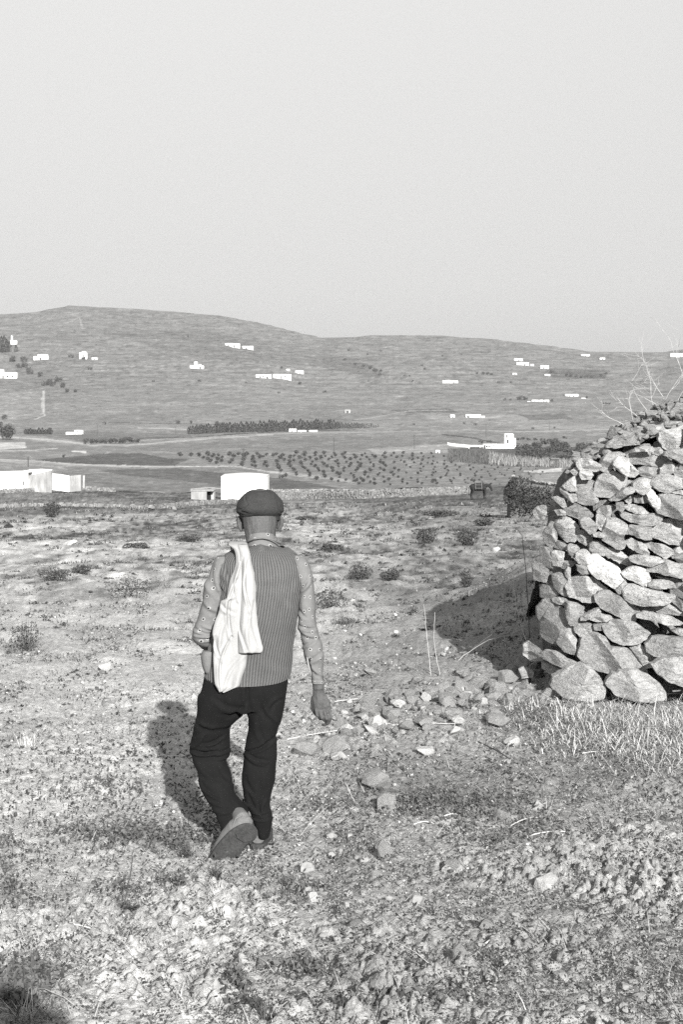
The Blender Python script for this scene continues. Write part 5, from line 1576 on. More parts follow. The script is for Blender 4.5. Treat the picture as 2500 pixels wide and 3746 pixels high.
# ------------------------------------------------------------------ donkey with a wooden pack saddle
def remesh(parts, vox, name, mat_, parent=None, loc=None, post=None, smooth_it=4, tone=None):
    """fuse overlapping closed shapes into one continuous surface"""
    V = []; Fc = []; k = 0
    for v, f in parts:
        V += [tuple(map(float, x)) for x in v]; Fc += [[int(i) + k for i in q] for q in f]; k = len(V)
    me = bpy.data.meshes.new('tmp'); me.from_pydata(V, [], Fc); me.update()
    o = bpy.data.objects.new('tmp', me); COL.objects.link(o)
    md = o.modifiers.new('r', 'REMESH'); md.mode = 'VOXEL'; md.voxel_size = vox
    if smooth_it:
        ms = o.modifiers.new('s', 'SMOOTH'); ms.factor = .5; ms.iterations = smooth_it
    dg = bpy.context.evaluated_depsgraph_get(); dg.update()
    me2 = bpy.data.meshes.new_from_object(o.evaluated_get(dg))
    bpy.data.objects.remove(o)
    n = len(me2.vertices)
    co = np.zeros(n * 3); me2.vertices.foreach_get('co', co); co = co.reshape(-1, 3)
    no = np.zeros(n * 3); me2.vertex_normals.foreach_get('vector', no); no = no.reshape(-1, 3)
    if post is not None: co = post(co, no)
    nl = len(me2.loops); li = np.zeros(nl, np.int32); me2.loops.foreach_get('vertex_index', li)
    ps = np.zeros(len(me2.polygons), np.int32); me2.polygons.foreach_get('loop_total', ps)
    if (ps == 4).all():
        faces = li.reshape(-1, 4)
    else:
        st = np.concatenate([[0], np.cumsum(ps)]); faces = [li[a:b] for a, b in zip(st[:-1], st[1:])]
    return obj(name, co, faces, mat_, parent=parent, loc=loc, smooth=True)

def tube(pts, rads, n=14):
    """closed tapering tube; rads = (rx, ry) or r per point"""
    pts = np.asarray(pts, float); m = len(pts)
    tg = np.gradient(pts, axis=0); tg /= np.linalg.norm(tg, axis=1)[:, None] + 1e-9
    ref = np.array([0.0, 1.0, 0.02]) if abs(tg[:, 1]).mean() < .8 else np.array([0, 0, 1.0])
    a = np.cross(tg, ref); a /= np.linalg.norm(a, axis=1)[:, None] + 1e-9
    b = np.cross(a, tg)
    V = []
    for i in range(m):
        r_ = rads[i]; rx, ry = (r_, r_) if np.isscalar(r_) else r_
        for k in range(n):
            t = 2 * math.pi * k / n
            V.append(pts[i] + a[i] * rx * math.cos(t) + b[i] * ry * math.sin(t))
    Fc = [[i * n + k, i * n + (k + 1) % n, (i + 1) * n + (k + 1) % n, (i + 1) * n + k] for i in range(m - 1) for k in range(n)]
    Fc.append(list(range(n))[::-1]); Fc.append(list(range((m - 1) * n, m * n)))
    return V, Fc
def ball(c, r, n=12):
    r = np.array([r] * 3 if np.isscalar(r) else r, float); V = []; rings = 8
    for i in range(1, rings):
        ph = math.pi * i / rings
        for k in range(n):
            t = 2 * math.pi * k / n
            V.append(np.array(c) + r * [math.sin(ph) * math.cos(t), math.sin(ph) * math.sin(t), math.cos(ph)])
    V.append(np.array(c) + r * [0, 0, 1]); V.append(np.array(c) - r * [0, 0, 1])
    a = len(V) - 2; b = a + 1; Fc = []
    for i in range(rings - 2):
        for k in range(n): Fc.append([i * n + k, (i + 1) * n + k, (i + 1) * n + (k + 1) % n, i * n + (k + 1) % n])
    for k in range(n):
        Fc.append([a, k, (k + 1) % n]); Fc.append([b, (rings - 2) * n + (k + 1) % n, (rings - 2) * n + k])
    return V, Fc

dk = hit(1752, 1829)
dk = dk + [0, 0, -.05]
M['donkey'] = mat('donkey_coat', .012, .8, noise=[(5, .3, (1, 1, 1))])
donkey = thing('donkey', dk, 'dark donkey grazing with lowered head beside the dark hedge', 'donkey')
def D(x, y, z): return dk + np.array([x, y, z]) * 1.12
dparts = [tube([D(-.62, 0, .98), D(-.52, 0, 1.0), D(-.25, 0, .95), D(.1, 0, .92), D(.4, 0, .95), D(.55, 0, .98)], [(.12, .12), (.24, .22), (.29, .25), (.28, .25), (.25, .21), (.13, .13)]),
          tube([D(.42, 0, 1.0), D(.6, 0, 1.12), D(.74, 0, 1.12), D(.84, 0, 1.0)], [.19, .15, .12, .10]),
          tube([D(.76, 0, 1.14), D(.85, 0, 1.02), D(.93, 0, .86), D(.97, 0, .74), D(.98, 0, .70)], [.085, .115, .085, .07, .05]),
          tube([D(.80, .05, 1.14), D(.88, .07, 1.25), D(.98, .09, 1.32)], [.03, .045, .012]),
          tube([D(.80, -.05, 1.14), D(.90, -.07, 1.22), D(1.02, -.1, 1.26)], [.03, .045, .012]),
          tube([D(-.64, 0, 1.05), D(-.70, 0, .9), D(-.70, 0, .62), D(-.69, 0, .42)], [.03, .025, .02, .045])]
for (x, y, hind) in ((-.50, .13, 1), (-.42, -.13, 1), (.38, .12, 0), (.46, -.12, 0)):
    if hind: dparts.append(tube([D(x, y, 1.0), D(x + .04, y, .72), D(x - .07, y, .46), D(x - .03, y, .2), D(x - .01, y, .08), D(x + .02, y, 0)], [(.15, .11), (.10, .08), .05, .038, .042, .058]))
    else: dparts.append(tube([D(x, y, .95), D(x, y, .7), D(x + .02, y, .42), D(x + .01, y, .2), D(x, y, .08), D(x + .02, y, 0)], [(.11, .09), .07, .05, .036, .040, .055]))
remesh(dparts, .022, 'body', M['donkey'], parent=donkey, smooth_it=3)
M['muzzle'] = mat('pale_muzzle', .09, .9)
obj('muzzle', *ball(D(.975, 0, .74), [.055, .060, .06]), M['muzzle'], parent=donkey)
saddle = thing('pack_saddle', D(-.02, 0, 1.25), 'pale wooden pack saddle frame tied on the back of the donkey', 'pack saddle')
M['saddlewood'] = mat('saddle_wood', .13, .9, noise=[(6, .2, (1, 1, 1))])
for y in (-1, 1):
    for k in (0, 2):
        obj('slat', *box(D(-.27, 0, 0)[0], D(.25, 0, 0)[0], *sorted([D(0, y * (.24 + .03 * k), 0)[1], D(0, y * (.27 + .03 * k), 0)[1]]), D(0, 0, 1.14 - .12 * k)[2], D(0, 0, 1.165 - .12 * k)[2]), M['saddlewood'], parent=saddle, smooth=False)
for x in (-.24, .22):
    for y in (-1, 1):
        V, Fc = tube([D(x, y * .30, .82), D(x, y * .27, 1.05), D(x, y * .10, 1.30), D(x, -y * .03, 1.40)], [.022] * 4, 6)
        obj('bow', V, Fc, M['saddlewood'], parent=saddle)
obj('saddle_pad', *tube([D(-.3, 0, 1.02), D(-.28, 0, 1.03), D(.26, 0, 1.02), D(.28, 0, 1.01)], [(.22, .2), (.27, .245), (.27, .24), (.22, .2)]), M['donkey'], parent=saddle)
# ------------------------------------------------------------------ the man
YM = 6.5
def cloth_extra(kind):
    def f(m, n, l, val, src, b):
        a = n.new('ShaderNodeAttribute'); a.attribute_name = 'cloth'; a.attribute_type = 'GEOMETRY'
        if kind == 'dots':
            vo = n.new('ShaderNodeTexVoronoi'); vo.voronoi_dimensions = '2D'; vo.feature = 'F1'
            vo.inputs['Scale'].default_value = 21; vo.inputs['Randomness'].default_value = .55
            l(a.outputs['Vector'], vo.inputs['Vector'])
            cr = n.new('ShaderNodeValToRGB'); e = cr.color_ramp.elements; cr.color_ramp.interpolation = 'CONSTANT'
            e[0].position = 0; e[0].color = (.08,) * 3 + (1,)
            e[1].position = .085; e[1].color = (1.9,) * 3 + (1,)
            e2 = cr.color_ramp.elements.new(.165); e2.color = (1, 1, 1, 1)
            l(vo.outputs['Distance'], cr.inputs[0])
            mm = n.new('ShaderNodeMath'); mm.operation = 'MULTIPLY'; l(val, mm.inputs[0]); l(cr.outputs[0], mm.inputs[1])
            return mm.outputs[0]
        if kind == 'rib':
            sp = n.new('ShaderNodeSeparateXYZ'); l(a.outputs['Vector'], sp.inputs[0])
            def wave(out, per):
                m1 = n.new('ShaderNodeMath'); m1.operation = 'MULTIPLY'; m1.inputs[1].default_value = 6.2832 / per; l(out, m1.inputs[0])
                m2 = n.new('ShaderNodeMath'); m2.operation = 'SINE'; l(m1.outputs[0], m2.inputs[0]); return m2.outputs[0]
            w1 = wave(sp.outputs[0], .0128); w2 = wave(sp.outputs[1], .007)
            m3 = n.new('ShaderNodeMath'); m3.operation = 'MULTIPLY'; l(w1, m3.inputs[0]); l(w2, m3.inputs[1])
            m4 = n.new('ShaderNodeMath'); m4.operation = 'MULTIPLY_ADD'; l(w1, m4.inputs[0]); m4.inputs[1].default_value = .30; m4.inputs[2].default_value = 1.0
            m5 = n.new('ShaderNodeMath'); m5.operation = 'MULTIPLY_ADD'; l(m3.outputs[0], m5.inputs[0]); m5.inputs[1].default_value = .16; l(m4.outputs[0], m5.inputs[2])
            m6 = n.new('ShaderNodeMath'); m6.operation = 'MULTIPLY'; l(val, m6.inputs[0]); l(m5.outputs[0], m6.inputs[1])
            bp = n.new('ShaderNodeBump'); bp.inputs['Strength'].default_value = .8; bp.inputs['Distance'].default_value = .003
            l(m5.outputs[0], bp.inputs['Height']); l(bp.outputs['Normal'], b.inputs['Normal'])
            return m6.outputs[0]
        return val
    return f
M['trouser'] = mat('dark_trouser_cloth', .0055, .95, noise=[(18, .25, (1, 1, .6)), (250, .35, (1, 1, 1))], bump=[(300, .3, .002)], spec=.15)
M['vest'] = mat('knitted_vest', .070, .95, noise=[(7, .14, (1, 1, .4)), (160, .16, (1, 1, 1))], extra=cloth_extra('rib'), spec=.1)
M['shirt'] = mat('dotted_shirt', .118, .9, noise=[(9, .10, (1, 1, .6)), (220, .14, (1, 1, 1))], extra=cloth_extra('dots'), bump=[((14, (1, 1, .5)), .5, .012)], spec=.15)
M['shirt_plain'] = mat('shirt_lining', .2, .9)
M['towel'] = mat('white_cloth', .255, .95, noise=[(5, .07, (1, 1, .3)), (260, .12, (1, 1, 1))], bump=[((20, (1, 1, .12)), .5, .008), (260, .3, .0012)], spec=.1)
M['cap'] = mat('cap_cloth', .029, .95, noise=[(14, .22, (1, 1, 1)), (240, .35, (1, 1, 1))], bump=[(16, .5, .01), (260, .4, .002)], spec=.15)
M['skin'] = mat('weathered_skin', .054, .6, noise=[(16, .26, (1, 1, .35)), (90, .2, (1, 1, 1))], bump=[((30, (1, 1, .35)), 1, .012), (160, .5, .0015)], spec=.3)
M['hair'] = mat('short_grey_hair', .16, .8, noise=[(120, .4, (1, 1, .2))], bump=[(160, .6, .003)])
M['suede'] = mat('pale_suede', .105, .95, noise=[(16, .18, (1, 1, 1)), (180, .2, (1, 1, 1))], bump=[(50, .4, .003)])
M['sole'] = mat('dusty_rubber_sole', .036, .95, noise=[(22, .3, (1, 1, 1)), (120, .3, (1, 1, 1))], bump=[(60, .8, .004)])
M['lens'] = mat('dark_glasses', .01, .2, spec=.6)

def rows_loft(tab, n=48, step=6, fn=None, close=True, sup=2.3, seedx=0):
    """horizontal cross-sections: tab rows = (row, xl, xr, Y centre, half depth)"""
    tab = np.array(tab, float)
    rws = np.arange(tab[0, 0], tab[-1, 0] + .01, step)
    cols = [np.interp(rws, tab[:, 0], tab[:, k]) if len(tab) < 3 else pchip(tab[:, 0], tab[:, k], rws) for k in range(1, 5)]
    V = []
    for i, r in enumerate(rws):
        xl, xr, Yc, hd = [c[i] for c in cols]
        c = W((xl + xr) / 2, r, Yc); hx = (xr - xl) / 2 * Yc / F
        t = 2 * math.pi * np.arange(n) / n
        cs, sn = np.cos(t), np.sin(t)
        e = 2 / sup
        x = np.sign(cs) * np.abs(cs) ** e * hx; y = np.sign(sn) * np.abs(sn) ** e * hd
        V.append(np.stack([c[0] + x, c[1] + y, np.full(n, c[2])], 1))
    m = len(V); V = np.vstack(V)
    Fc = [[i * n + k, (i + 1) * n + k, (i + 1) * n + (k + 1) % n, i * n + (k + 1) % n] for i in range(m - 1) for k in range(n)]
    if close: Fc.append(list(range(n))); Fc.append(list(range((m - 1) * n, m * n))[::-1])
    return V, Fc, rws, n

def px_of(co):
    return CX + co[:, 0] * F / co[:, 1], HOR - (co[:, 2] - HC) * F / co[:, 1]

def creases(co, no, lines, noise_amp=.002, sc_=14, seed=0):
    """fold lines in cloth: (x0, r0, x1, r1, width px, amplitude m); negative amplitude is a valley"""
    px, rw = px_of(co)
    d = noise_amp * fbm(co[:, 0] * sc_ + seed, co[:, 2] * sc_ * .6 + co[:, 1] * 5, 3, seed)
    for (x0, r0, x1, r1, w, a) in lines:
        dx, dy = x1 - x0, r1 - r0; L2 = dx * dx + dy * dy
        u = ((px - x0) * dx + (rw - r0) * dy) / L2
        k = np.clip(u, 0, 1)
        bow = 0.10 * math.sqrt(L2) * np.sin(k * 3.14)
        nx_, ny_ = -dy / math.sqrt(L2), dx / math.sqrt(L2)
        dist = np.hypot(px - x0 - k * dx - nx_ * bow, rw - r0 - k * dy - ny_ * bow)
        side = np.clip(((px - x0) * nx_ + (rw - r0) * ny_ - bow) / w, -3, 3)
        g = np.exp(-(dist / w) ** 2)
        d = d + a * (g - .75 * np.exp(-((dist - 1.7 * w) / (1.1 * w)) ** 2) * (side > 0)) * (.35 + .65 * np.sin(np.clip(k, .08, .92) * 3.14))
    return co + no * d[:, None]

man_loc = np.array([W(930, 3105, 6.55)[0], 6.55, g1(-.4, 6.55)])
man = thing('person', man_loc, 'old man walking away in flat cap, knitted vest and dark trousers', 'person')

# --- body: one continuous figure (head, neck, arms with hands, trunk, legs)
def limb(pts, rads, k=1.0):
    return tube([W(*p) for p in pts], [((r[0], r[1]) if not np.isscalar(r) else r) for r in rads], 16)
SP = YM / F
bp = []
# head, looking ahead and slightly left
bp.append(ball(W(952, 1868, 6.63), [.076, .092, .105], 20))
bp.append(ball(W(950, 1905, 6.64), [.066, .082, .085], 20))
bp.append(ball(W(946, 1950, 6.68), [.044, .050, .040]))                         # chin
bp.append(tube([W(940, 1885, 6.71), W(938, 1905, 6.742), W(938, 1918, 6.735)], [.010, .017, .011], 8))   # nose
bp.append(tube([W(930, 1940, 6.712), W(950, 1940, 6.718)], [.009, .009], 8))      # lips
bp.append(limb([(951, 1890, 6.60), (952, 1930, 6.585), (953, 1960, 6.57), (955, 1992, 6.56), (957, 2040, 6.53)], [(.083, .073), (.077, .068), (.070, .064), (.068, .066), (.085, .07)]))
for sgn, x in ((-1, 884), (1, 1019)):                                               # ears: rim and lobe
    e0 = [(x, 1888), (x + sgn * 11, 1894), (x + sgn * 13, 1912), (x + sgn * 7, 1930), (x + sgn * 0, 1943)]
    bp.append(tube([W(a, b, 6.625) for a, b in e0], [.008, .009, .009, .0085, .008], 8))
    bp.append(tube([W(x - sgn * 3, 1893, 6.635), W(x + sgn * 4, 1910, 6.635), W(x - sgn * 2, 1936, 6.635)], [.010, .012, .009], 8))
# trunk under the clothes
bp.append(limb([(955, 2020, 6.53), (955, 2070, 6.50), (945, 2200, 6.48), (925, 2350, 6.49), (905, 2480, 6.50), (900, 2560, 6.50)], [(.12, .07), (.155, .085), (.145, .09), (.14, .09), (.155, .095), (.13, .08)]))
bp.append(tube([W(830, 2065, 6.50), W(955, 2040, 6.50), W(1080, 2065, 6.50)], [.05, .07, .05]))
# left arm (bent forward, hand closed on the cloth in front)
bp.append(limb([(825, 2070, 6.50), (800, 2150, 6.50), (768, 2240, 6.51), (752, 2310, 6.54), (752, 2335, 6.60), (775, 2345, 6.70), (800, 2330, 6.78)], [.045, .043, .040, .036, .034, .030, .024]))
hl = W(812, 2318, 6.81)
bp.append(tube([hl + [-.02, -.02, 0], hl + [0, 0, 0], hl + [.03, .02, .0]], [(.026, .036), (.03, .042), (.024, .036)], 10))
for k in range(4):
    b0 = hl + np.array([.03, .02, .03 - .02 * k])
    bp.append(tube([b0, b0 + [.025, .012, -.002], b0 + [.035, -.012, -.004], b0 + [.018, -.028, -.004]], [.0095, .009, .0085, .007], 8))
bp.append(tube([hl + [0, 0, .036], hl + [.02, -.015, .05], hl + [.042, -.02, .045]], [.012, .011, .009], 8))
# right arm hanging
bp.append(limb([(1083, 2070, 6.50), (1112, 2150, 6.48), (1124, 2250, 6.47), (1136, 2340, 6.46), (1152, 2430, 6.45), (1164, 2490, 6.44), (1166, 2520, 6.44)], [.046, .043, .038, .036, .031, (.027, .025), (.027, .024)]))
# right hand: back of the hand faces the camera, fingers curled forward and under
bp.append(limb([(1166, 2505, 6.44), (1166, 2535, 6.44), (1172, 2562, 6.437), (1180, 2586, 6.436), (1185, 2602, 6.438)], [(.026, .022), (.027, .018), (.036, .016), (.041, .015), (.036, .012)]))
fing = [  # knuckle row from thumb side (left) to little finger (right): (pts), radius
    ([(1157, 2598, 6.432), (1161, 2618, 6.428), (1172, 2630, 6.445), (1182, 2628, 6.47)], .0090),
    ([(1172, 2606, 6.426), (1178, 2627, 6.420), (1190, 2637, 6.440), (1198, 2632, 6.47)], .0092),
    ([(1189, 2607, 6.424), (1196, 2630, 6.418), (1199, 2642, 6.440), (1196, 2640, 6.47)], .0088),
    ([(1206, 2600, 6.430), (1211, 2625, 6.424), (1203, 2645, 6.436), (1187, 2652, 6.452), (1179, 2651, 6.465)], .0080)]
for pts, r_ in fing:
    bp.append(tube([W(*p) for p in pts], list(np.linspace(r_, r_ * .78, len(pts))), 10))
    bp.append(ball(W(*pts[0]), r_ * 1.12, 8))
bp.append(tube([W(1150, 2548, 6.445), W(1146, 2572, 6.45), W(1149, 2598, 6.455), W(1160, 2616, 6.46)], [.014, .0135, .012, .0095], 10))  # thumb
# legs
bp.append(limb([(835, 2540, 6.50), (800, 2640, 6.53), (772, 2745, 6.56), (785, 2830, 6.515), (822, 2930, 6.445), (858, 2990, 6.425)], [.070, .062, .046, .040, .030, .026]))
bp.append(limb([(975, 2540, 6.50), (968, 2640, 6.51), (955, 2750, 6.50), (945, 2880, 6.50), (948, 3000, 6.50), (950, 3070, 6.51)], [.072, .062, .050, .050, .036, .034]))
remesh(bp, .0036, 'body', M['skin'], parent=man, smooth_it=1)
# eyes and a fringe of hair under the cap
for dx in (-14, 10):
    obj('eye', *ball(W(938 + dx, 1898, 6.716), .011, 10), mat('eye', .5, .2), parent=man)
def hair_bm():
    parts = []
    k = 900
    a = RNG.uniform(-2.9, -0.25, k)
    r0 = np.stack([.0795 * np.cos(a), .083 * np.sin(a) * .95], 1)
    c = W(952, 1900, 6.625)
    P = np.stack([c[0] + r0[:, 0], c[1] + r0[:, 1], c[2] + RNG.uniform(-.028, .03, k) - .0 * a], 1)
    return blades(P, RNG.uniform(.006, .014, k), np.full(k, .0012), a + RNG.normal(size=k) * .3, RNG.uniform(-1.5, -.9, k), np.zeros(k), RNG.uniform(.10, .22, k))
V, Fc, T = hair_bm(); obj('hair', V, Fc, M['plant'], parent=man, tone=T, smooth=False)

# --- cap
cap_tab = [(1790, 948, 968, 6.66, .010), (1792, 925, 985, 6.655, .05), (1797, 908, 1000, 6.65, .085), (1806, 896, 1010, 6.65, .105), (1818, 882, 1021, 6.65, .122), (1832, 871, 1033, 6.65, .132), (1848, 866, 1038, 6.645, .136),
           (1862, 864.5, 1038.5, 6.64, .132), (1872, 867, 1037, 6.64, .125), (1879, 873, 1032, 6.64, .115), (1884, 877, 1028, 6.64, .106), (1894, 879, 1026, 6.64, .102)]
V, Fc, _, _ = rows_loft(cap_tab, 64, 1.6, sup=2.15)
vis = tube([W(952, 1884, 6.72), W(944, 1890, 6.77), W(940, 1900, 6.81), W(938, 1908, 6.835)], [(.085, .008), (.085, .007), (.075, .006), (.045, .005)], 20)
def cap_post(co, no):
    px, rw = px_of(co)
    back = co[:, 1] < 6.66
    out = creases(co, no * back[:, None], [(868, 1866, 905, 1846, 4, -.006), (872, 1862, 915, 1880, 4, -.005), (898, 1812, 902, 1838, 3, -.004), (968, 1806, 976, 1822, 3, -.004), (978, 1806, 980, 1816, 2.5, -.003),
                                                (1015, 1835, 1030, 1862, 4, -.003), (870, 1872, 905, 1884, 3, -.004), (1020, 1868, 1038, 1878, 3, -.004), (905, 1820, 1000, 1815, 9, .003)], .0018, 26, 3)
    return out
remesh([(V, Fc), vis], .0042, 'flat_cap', M['cap'], parent=man, post=cap_post, smooth_it=2)
V, Fc, _, _ = rows_loft([(1884, 876.5, 1028.5, 6.64, .1065), (1896, 878, 1027, 6.64, .1045)], 64, 4, sup=2.15, close=False)
px, rw = px_of(V); V[:, 2] -= (V[:, 0] - W(952, 1890, 6.64)[0]) * .05
obj('cap_band', V, Fc, M['cap'], parent=man)
# --- glasses: dark lens edge seen beside the left ear, temple arm
gl = thing('x', (0, 0, 0), 'x', 'x') if False else None
V, Fc = tube([W(868, 1904, 6.712), W(900, 1904, 6.735), W(925, 1904, 6.745)], [(.004, .013), (.004, .016), (.004, .012)], 10)
gls = obj('glasses', V, Fc, M['lens'], parent=man)
V, Fc = tube([W(950, 1904, 6.745), W(975, 1904, 6.735), W(1000, 1904, 6.705)], [(.004, .012), (.004, .016), (.004, .013)], 10); obj('lens', V, Fc, M['lens'], parent=gls)
V, Fc = ball(W(869, 1903, 6.69), [.0075, .014, .0105], 10); obj('lens', V, Fc, M['lens'], parent=gls)
V, Fc = tube([W(872, 1900, 6.69), W(879, 1898, 6.64)], [.003, .003], 6); obj('temple', V, Fc, M['lens'], parent=gls)

# --- trousers
hip = rows_loft([(2400, 765, 1052, 6.50, .112), (2450, 752, 1058, 6.50, .118), (2480, 745, 1056, 6.50, .122), (2520, 735, 1052, 6.50, .124), (2560, 725, 1047, 6.50, .116), (2592, 722, 1043, 6.50, .10)], 64, 6)
ll = rows_loft([(2540, 724, 897, 6.50, .098), (2575, 720, 902, 6.50, .098), (2600, 718, 890, 6.51, .095), (2620, 717, 876, 6.515, .09), (2650, 711, 848, 6.53, .085), (2690, 704, 839, 6.545, .078), (2715, 698, 839, 6.55, .075), (2738, 693, 841, 6.55, .074), (2750, 695, 840, 6.55, .070),
                (2762, 702, 836, 6.545, .068), (2775, 702, 826, 6.54, .066), (2790, 706, 828, 6.53, .067), (2820, 719, 842, 6.50, .068), (2860, 729, 850, 6.47, .070), (2900, 742, 858, 6.44, .068), (2928, 760, 880, 6.42, .066), (2945, 772, 899, 6.41, .065),
                (2965, 784, 912, 6.40, .062), (2985, 793, 908, 6.39, .058), (3010, 802, 882, 6.38, .052), (3035, 811, 856, 6.37, .040), (3056, 820, 838, 6.365, .022)], 48, 4)
rl = rows_loft([(2540, 900, 1050, 6.50, .098), (2600, 905, 1040, 6.50, .094), (2640, 907, 1031, 6.505, .088), (2662, 908, 1020, 6.51, .085), (2700, 901, 1013, 6.51, .080), (2760, 893, 1013, 6.50, .076), (2800, 890, 1008, 6.50, .074), (2850, 889, 1004, 6.495, .074),
                (2900, 890, 994, 6.495, .070), (2930, 893, 989, 6.495, .066), (2950, 900, 988, 6.495, .064), (2970, 910, 993, 6.495, .064), (2985, 917, 997, 6.495, .066), (3010, 926, 994, 6.495, .062), (3035, 936, 988, 6.495, .056), (3062, 945, 982, 6.495, .048)], 48, 4)
TL = [(697, 2742, 775, 2752, 4.5, -.013), (715, 2748, 800, 2746, 4, -.010), (740, 2722, 812, 2694, 5, -.009), (752, 2728, 806, 2706, 4, .007), (770, 2752, 838, 2738, 4.5, -.010), (782, 2772, 826, 2762, 4, -.010), (700, 2738, 740, 2700, 6, .008),
      (722, 2636, 780, 2662, 8, .007), (780, 2662, 880, 2618, 8, .006), (735, 2560, 725, 2640, 10, -.006), (790, 2560, 890, 2590, 10, -.006), (840, 2620, 900, 2570, 7, -.008), (716, 2690, 760, 2660, 7, -.006),
      (735, 2860, 795, 2912, 6, -.009), (748, 2880, 800, 2925, 6, .006), (720, 2790, 780, 2850, 9, .006), (800, 2800, 845, 2860, 8, -.005), (770, 2945, 850, 2960, 7, -.006), (860, 2935, 905, 2965, 6, .005), (808, 2990, 850, 2975, 6, -.005),
      (896, 2752, 1012, 2692, 5, -.010), (900, 2740, 985, 2700, 5, .007), (903, 2752, 975, 2782, 4.5, -.011), (905, 2770, 960, 2800, 5, .006), (925, 2450, 915, 2600, 8, -.012), (960, 2560, 1010, 2640, 7, .006), (1030, 2560, 985, 2610, 7, -.006),
      (908, 2905, 950, 2975, 6, -.008), (948, 2945, 960, 2985, 5, -.008), (972, 2930, 955, 2985, 5, .007), (920, 2992, 990, 2990, 3, -.011), (915, 2975, 985, 2968, 4, .006), (900, 2840, 925, 2900, 7, -.006), (985, 2800, 965, 2900, 8, .004), (945, 2640, 975, 2720, 8, -.005)]
remesh([hip[:2], ll[:2], rl[:2]], .0058, 'trousers', M['trouser'], parent=man, post=lambda co, no: creases(co, no, [t_[:5] + (t_[5] * 1.1,) for t_ in TL], .006, 12, 9), smooth_it=3)

# --- shirt: two sleeves, collar and tail
def sleeve(tab, name, wr, seed):
    V, Fc, rws, n = rows_loft(tab, 44, 3, sup=2.1, close=False)
    m = len(rws)
    tab_ = V.reshape(m, n, 3)
    nrm = np.zeros_like(tab_); c = tab_.mean(1, keepdims=True); nrm = tab_ - c; nrm /= np.linalg.norm(nrm, axis=2, keepdims=True)
    V2 = creases(V, nrm.reshape(-1, 3), [w_[:5] + (w_[5] * 1.25,) for w_ in wr], .009, 20, seed)
    u = np.tile(np.arange(n) / n * .30, m) + seed; v = np.repeat(rws * SP, n)
    return obj(name, V2, Fc, M['shirt'], parent=man, uv=np.stack([u, v], 1))
sl = sleeve([(2034, 793, 830, 6.50, .03), (2046, 783, 842, 6.50, .045), (2060, 777, 846, 6.50, .052), (2080, 771, 848, 6.50, .056), (2110, 760, 848, 6.50, .058), (2150, 748, 845, 6.50, .060), (2190, 737, 836, 6.505, .060), (2230, 728, 826, 6.51, .060), (2262, 719, 814, 6.515, .060),
             (2286, 707, 806, 6.52, .062), (2310, 703, 800, 6.525, .064), (2332, 705, 796, 6.53, .062), (2348, 716, 790, 6.535, .056), (2360, 734, 784, 6.54, .045), (2368, 752, 778, 6.55, .025)], 'sleeve',
            [(712, 2300, 780, 2318, 4, -.008), (722, 2322, 790, 2312, 4, -.010), (735, 2340, 792, 2322, 4, -.010), (740, 2290, 800, 2300, 5, .006), (760, 2100, 800, 2180, 8, -.006), (745, 2200, 800, 2240, 7, .005), (790, 2060, 800, 2160, 6, .006), (812, 2070, 826, 2190, 6, -.010)], 3)
obj('sleeve', *tube([W(752, 2325, 6.55), W(760, 2340, 6.62), W(778, 2342, 6.70), W(792, 2334, 6.76)], [.052, .050, .044, .038], 18), M['shirt'], parent=man)
sr = sleeve([(2030, 1072, 1108, 6.50, .03), (2042, 1070, 1122, 6.495, .045), (2056, 1070, 1131, 6.49, .052), (2080, 1074, 1140, 6.485, .055), (2110, 1085, 1145, 6.48, .055), (2150, 1096, 1150, 6.475, .054), (2200, 1093, 1155, 6.47, .055), (2250, 1090, 1158, 6.465, .055), (2290, 1089, 1163, 6.46, .055),
             (2320, 1096, 1168, 6.46, .053), (2350, 1104, 1176, 6.455, .052), (2390, 1112, 1182, 6.45, .050), (2420, 1122, 1183, 6.45, .046), (2450, 1132, 1185, 6.445, .042), (2475, 1138, 1187, 6.44, .040), (2498, 1137, 1190, 6.44, .041)], 'sleeve',
            [(1100, 2150, 1125, 2120, 5, -.008), (1096, 2170, 1135, 2130, 5, .006), (1092, 2230, 1120, 2260, 5, -.006), (1095, 2290, 1150, 2300, 5, -.007), (1100, 2310, 1160, 2330, 6, .006), (1110, 2360, 1150, 2340, 5, -.007), (1120, 2420, 1178, 2380, 6, -.006), (1140, 2440, 1180, 2470, 6, .005), (1138, 2486, 1188, 2486, 2.5, -.003)], 11)
# open cuff slit and the loose cuff edge
V, Fc = ball(W(1134, 2425, 6.398), [.010, .006, .040], 12); V = np.array(V); c_ = W(1134, 2425, 6.398); V[:, 0] += (c_[2] - V[:, 2]) * .20; V[:, 1] += .012
obj('cuff_slit', V, Fc, M['dark'], parent=sr)
obj('cuff_edge', *tube([W(1124, 2405, 6.40), W(1128, 2430, 6.395), W(1135, 2455, 6.395), W(1139, 2475, 6.40)], [.0035, .004, .004, .003], 8), M['shirt_plain'], parent=sr)
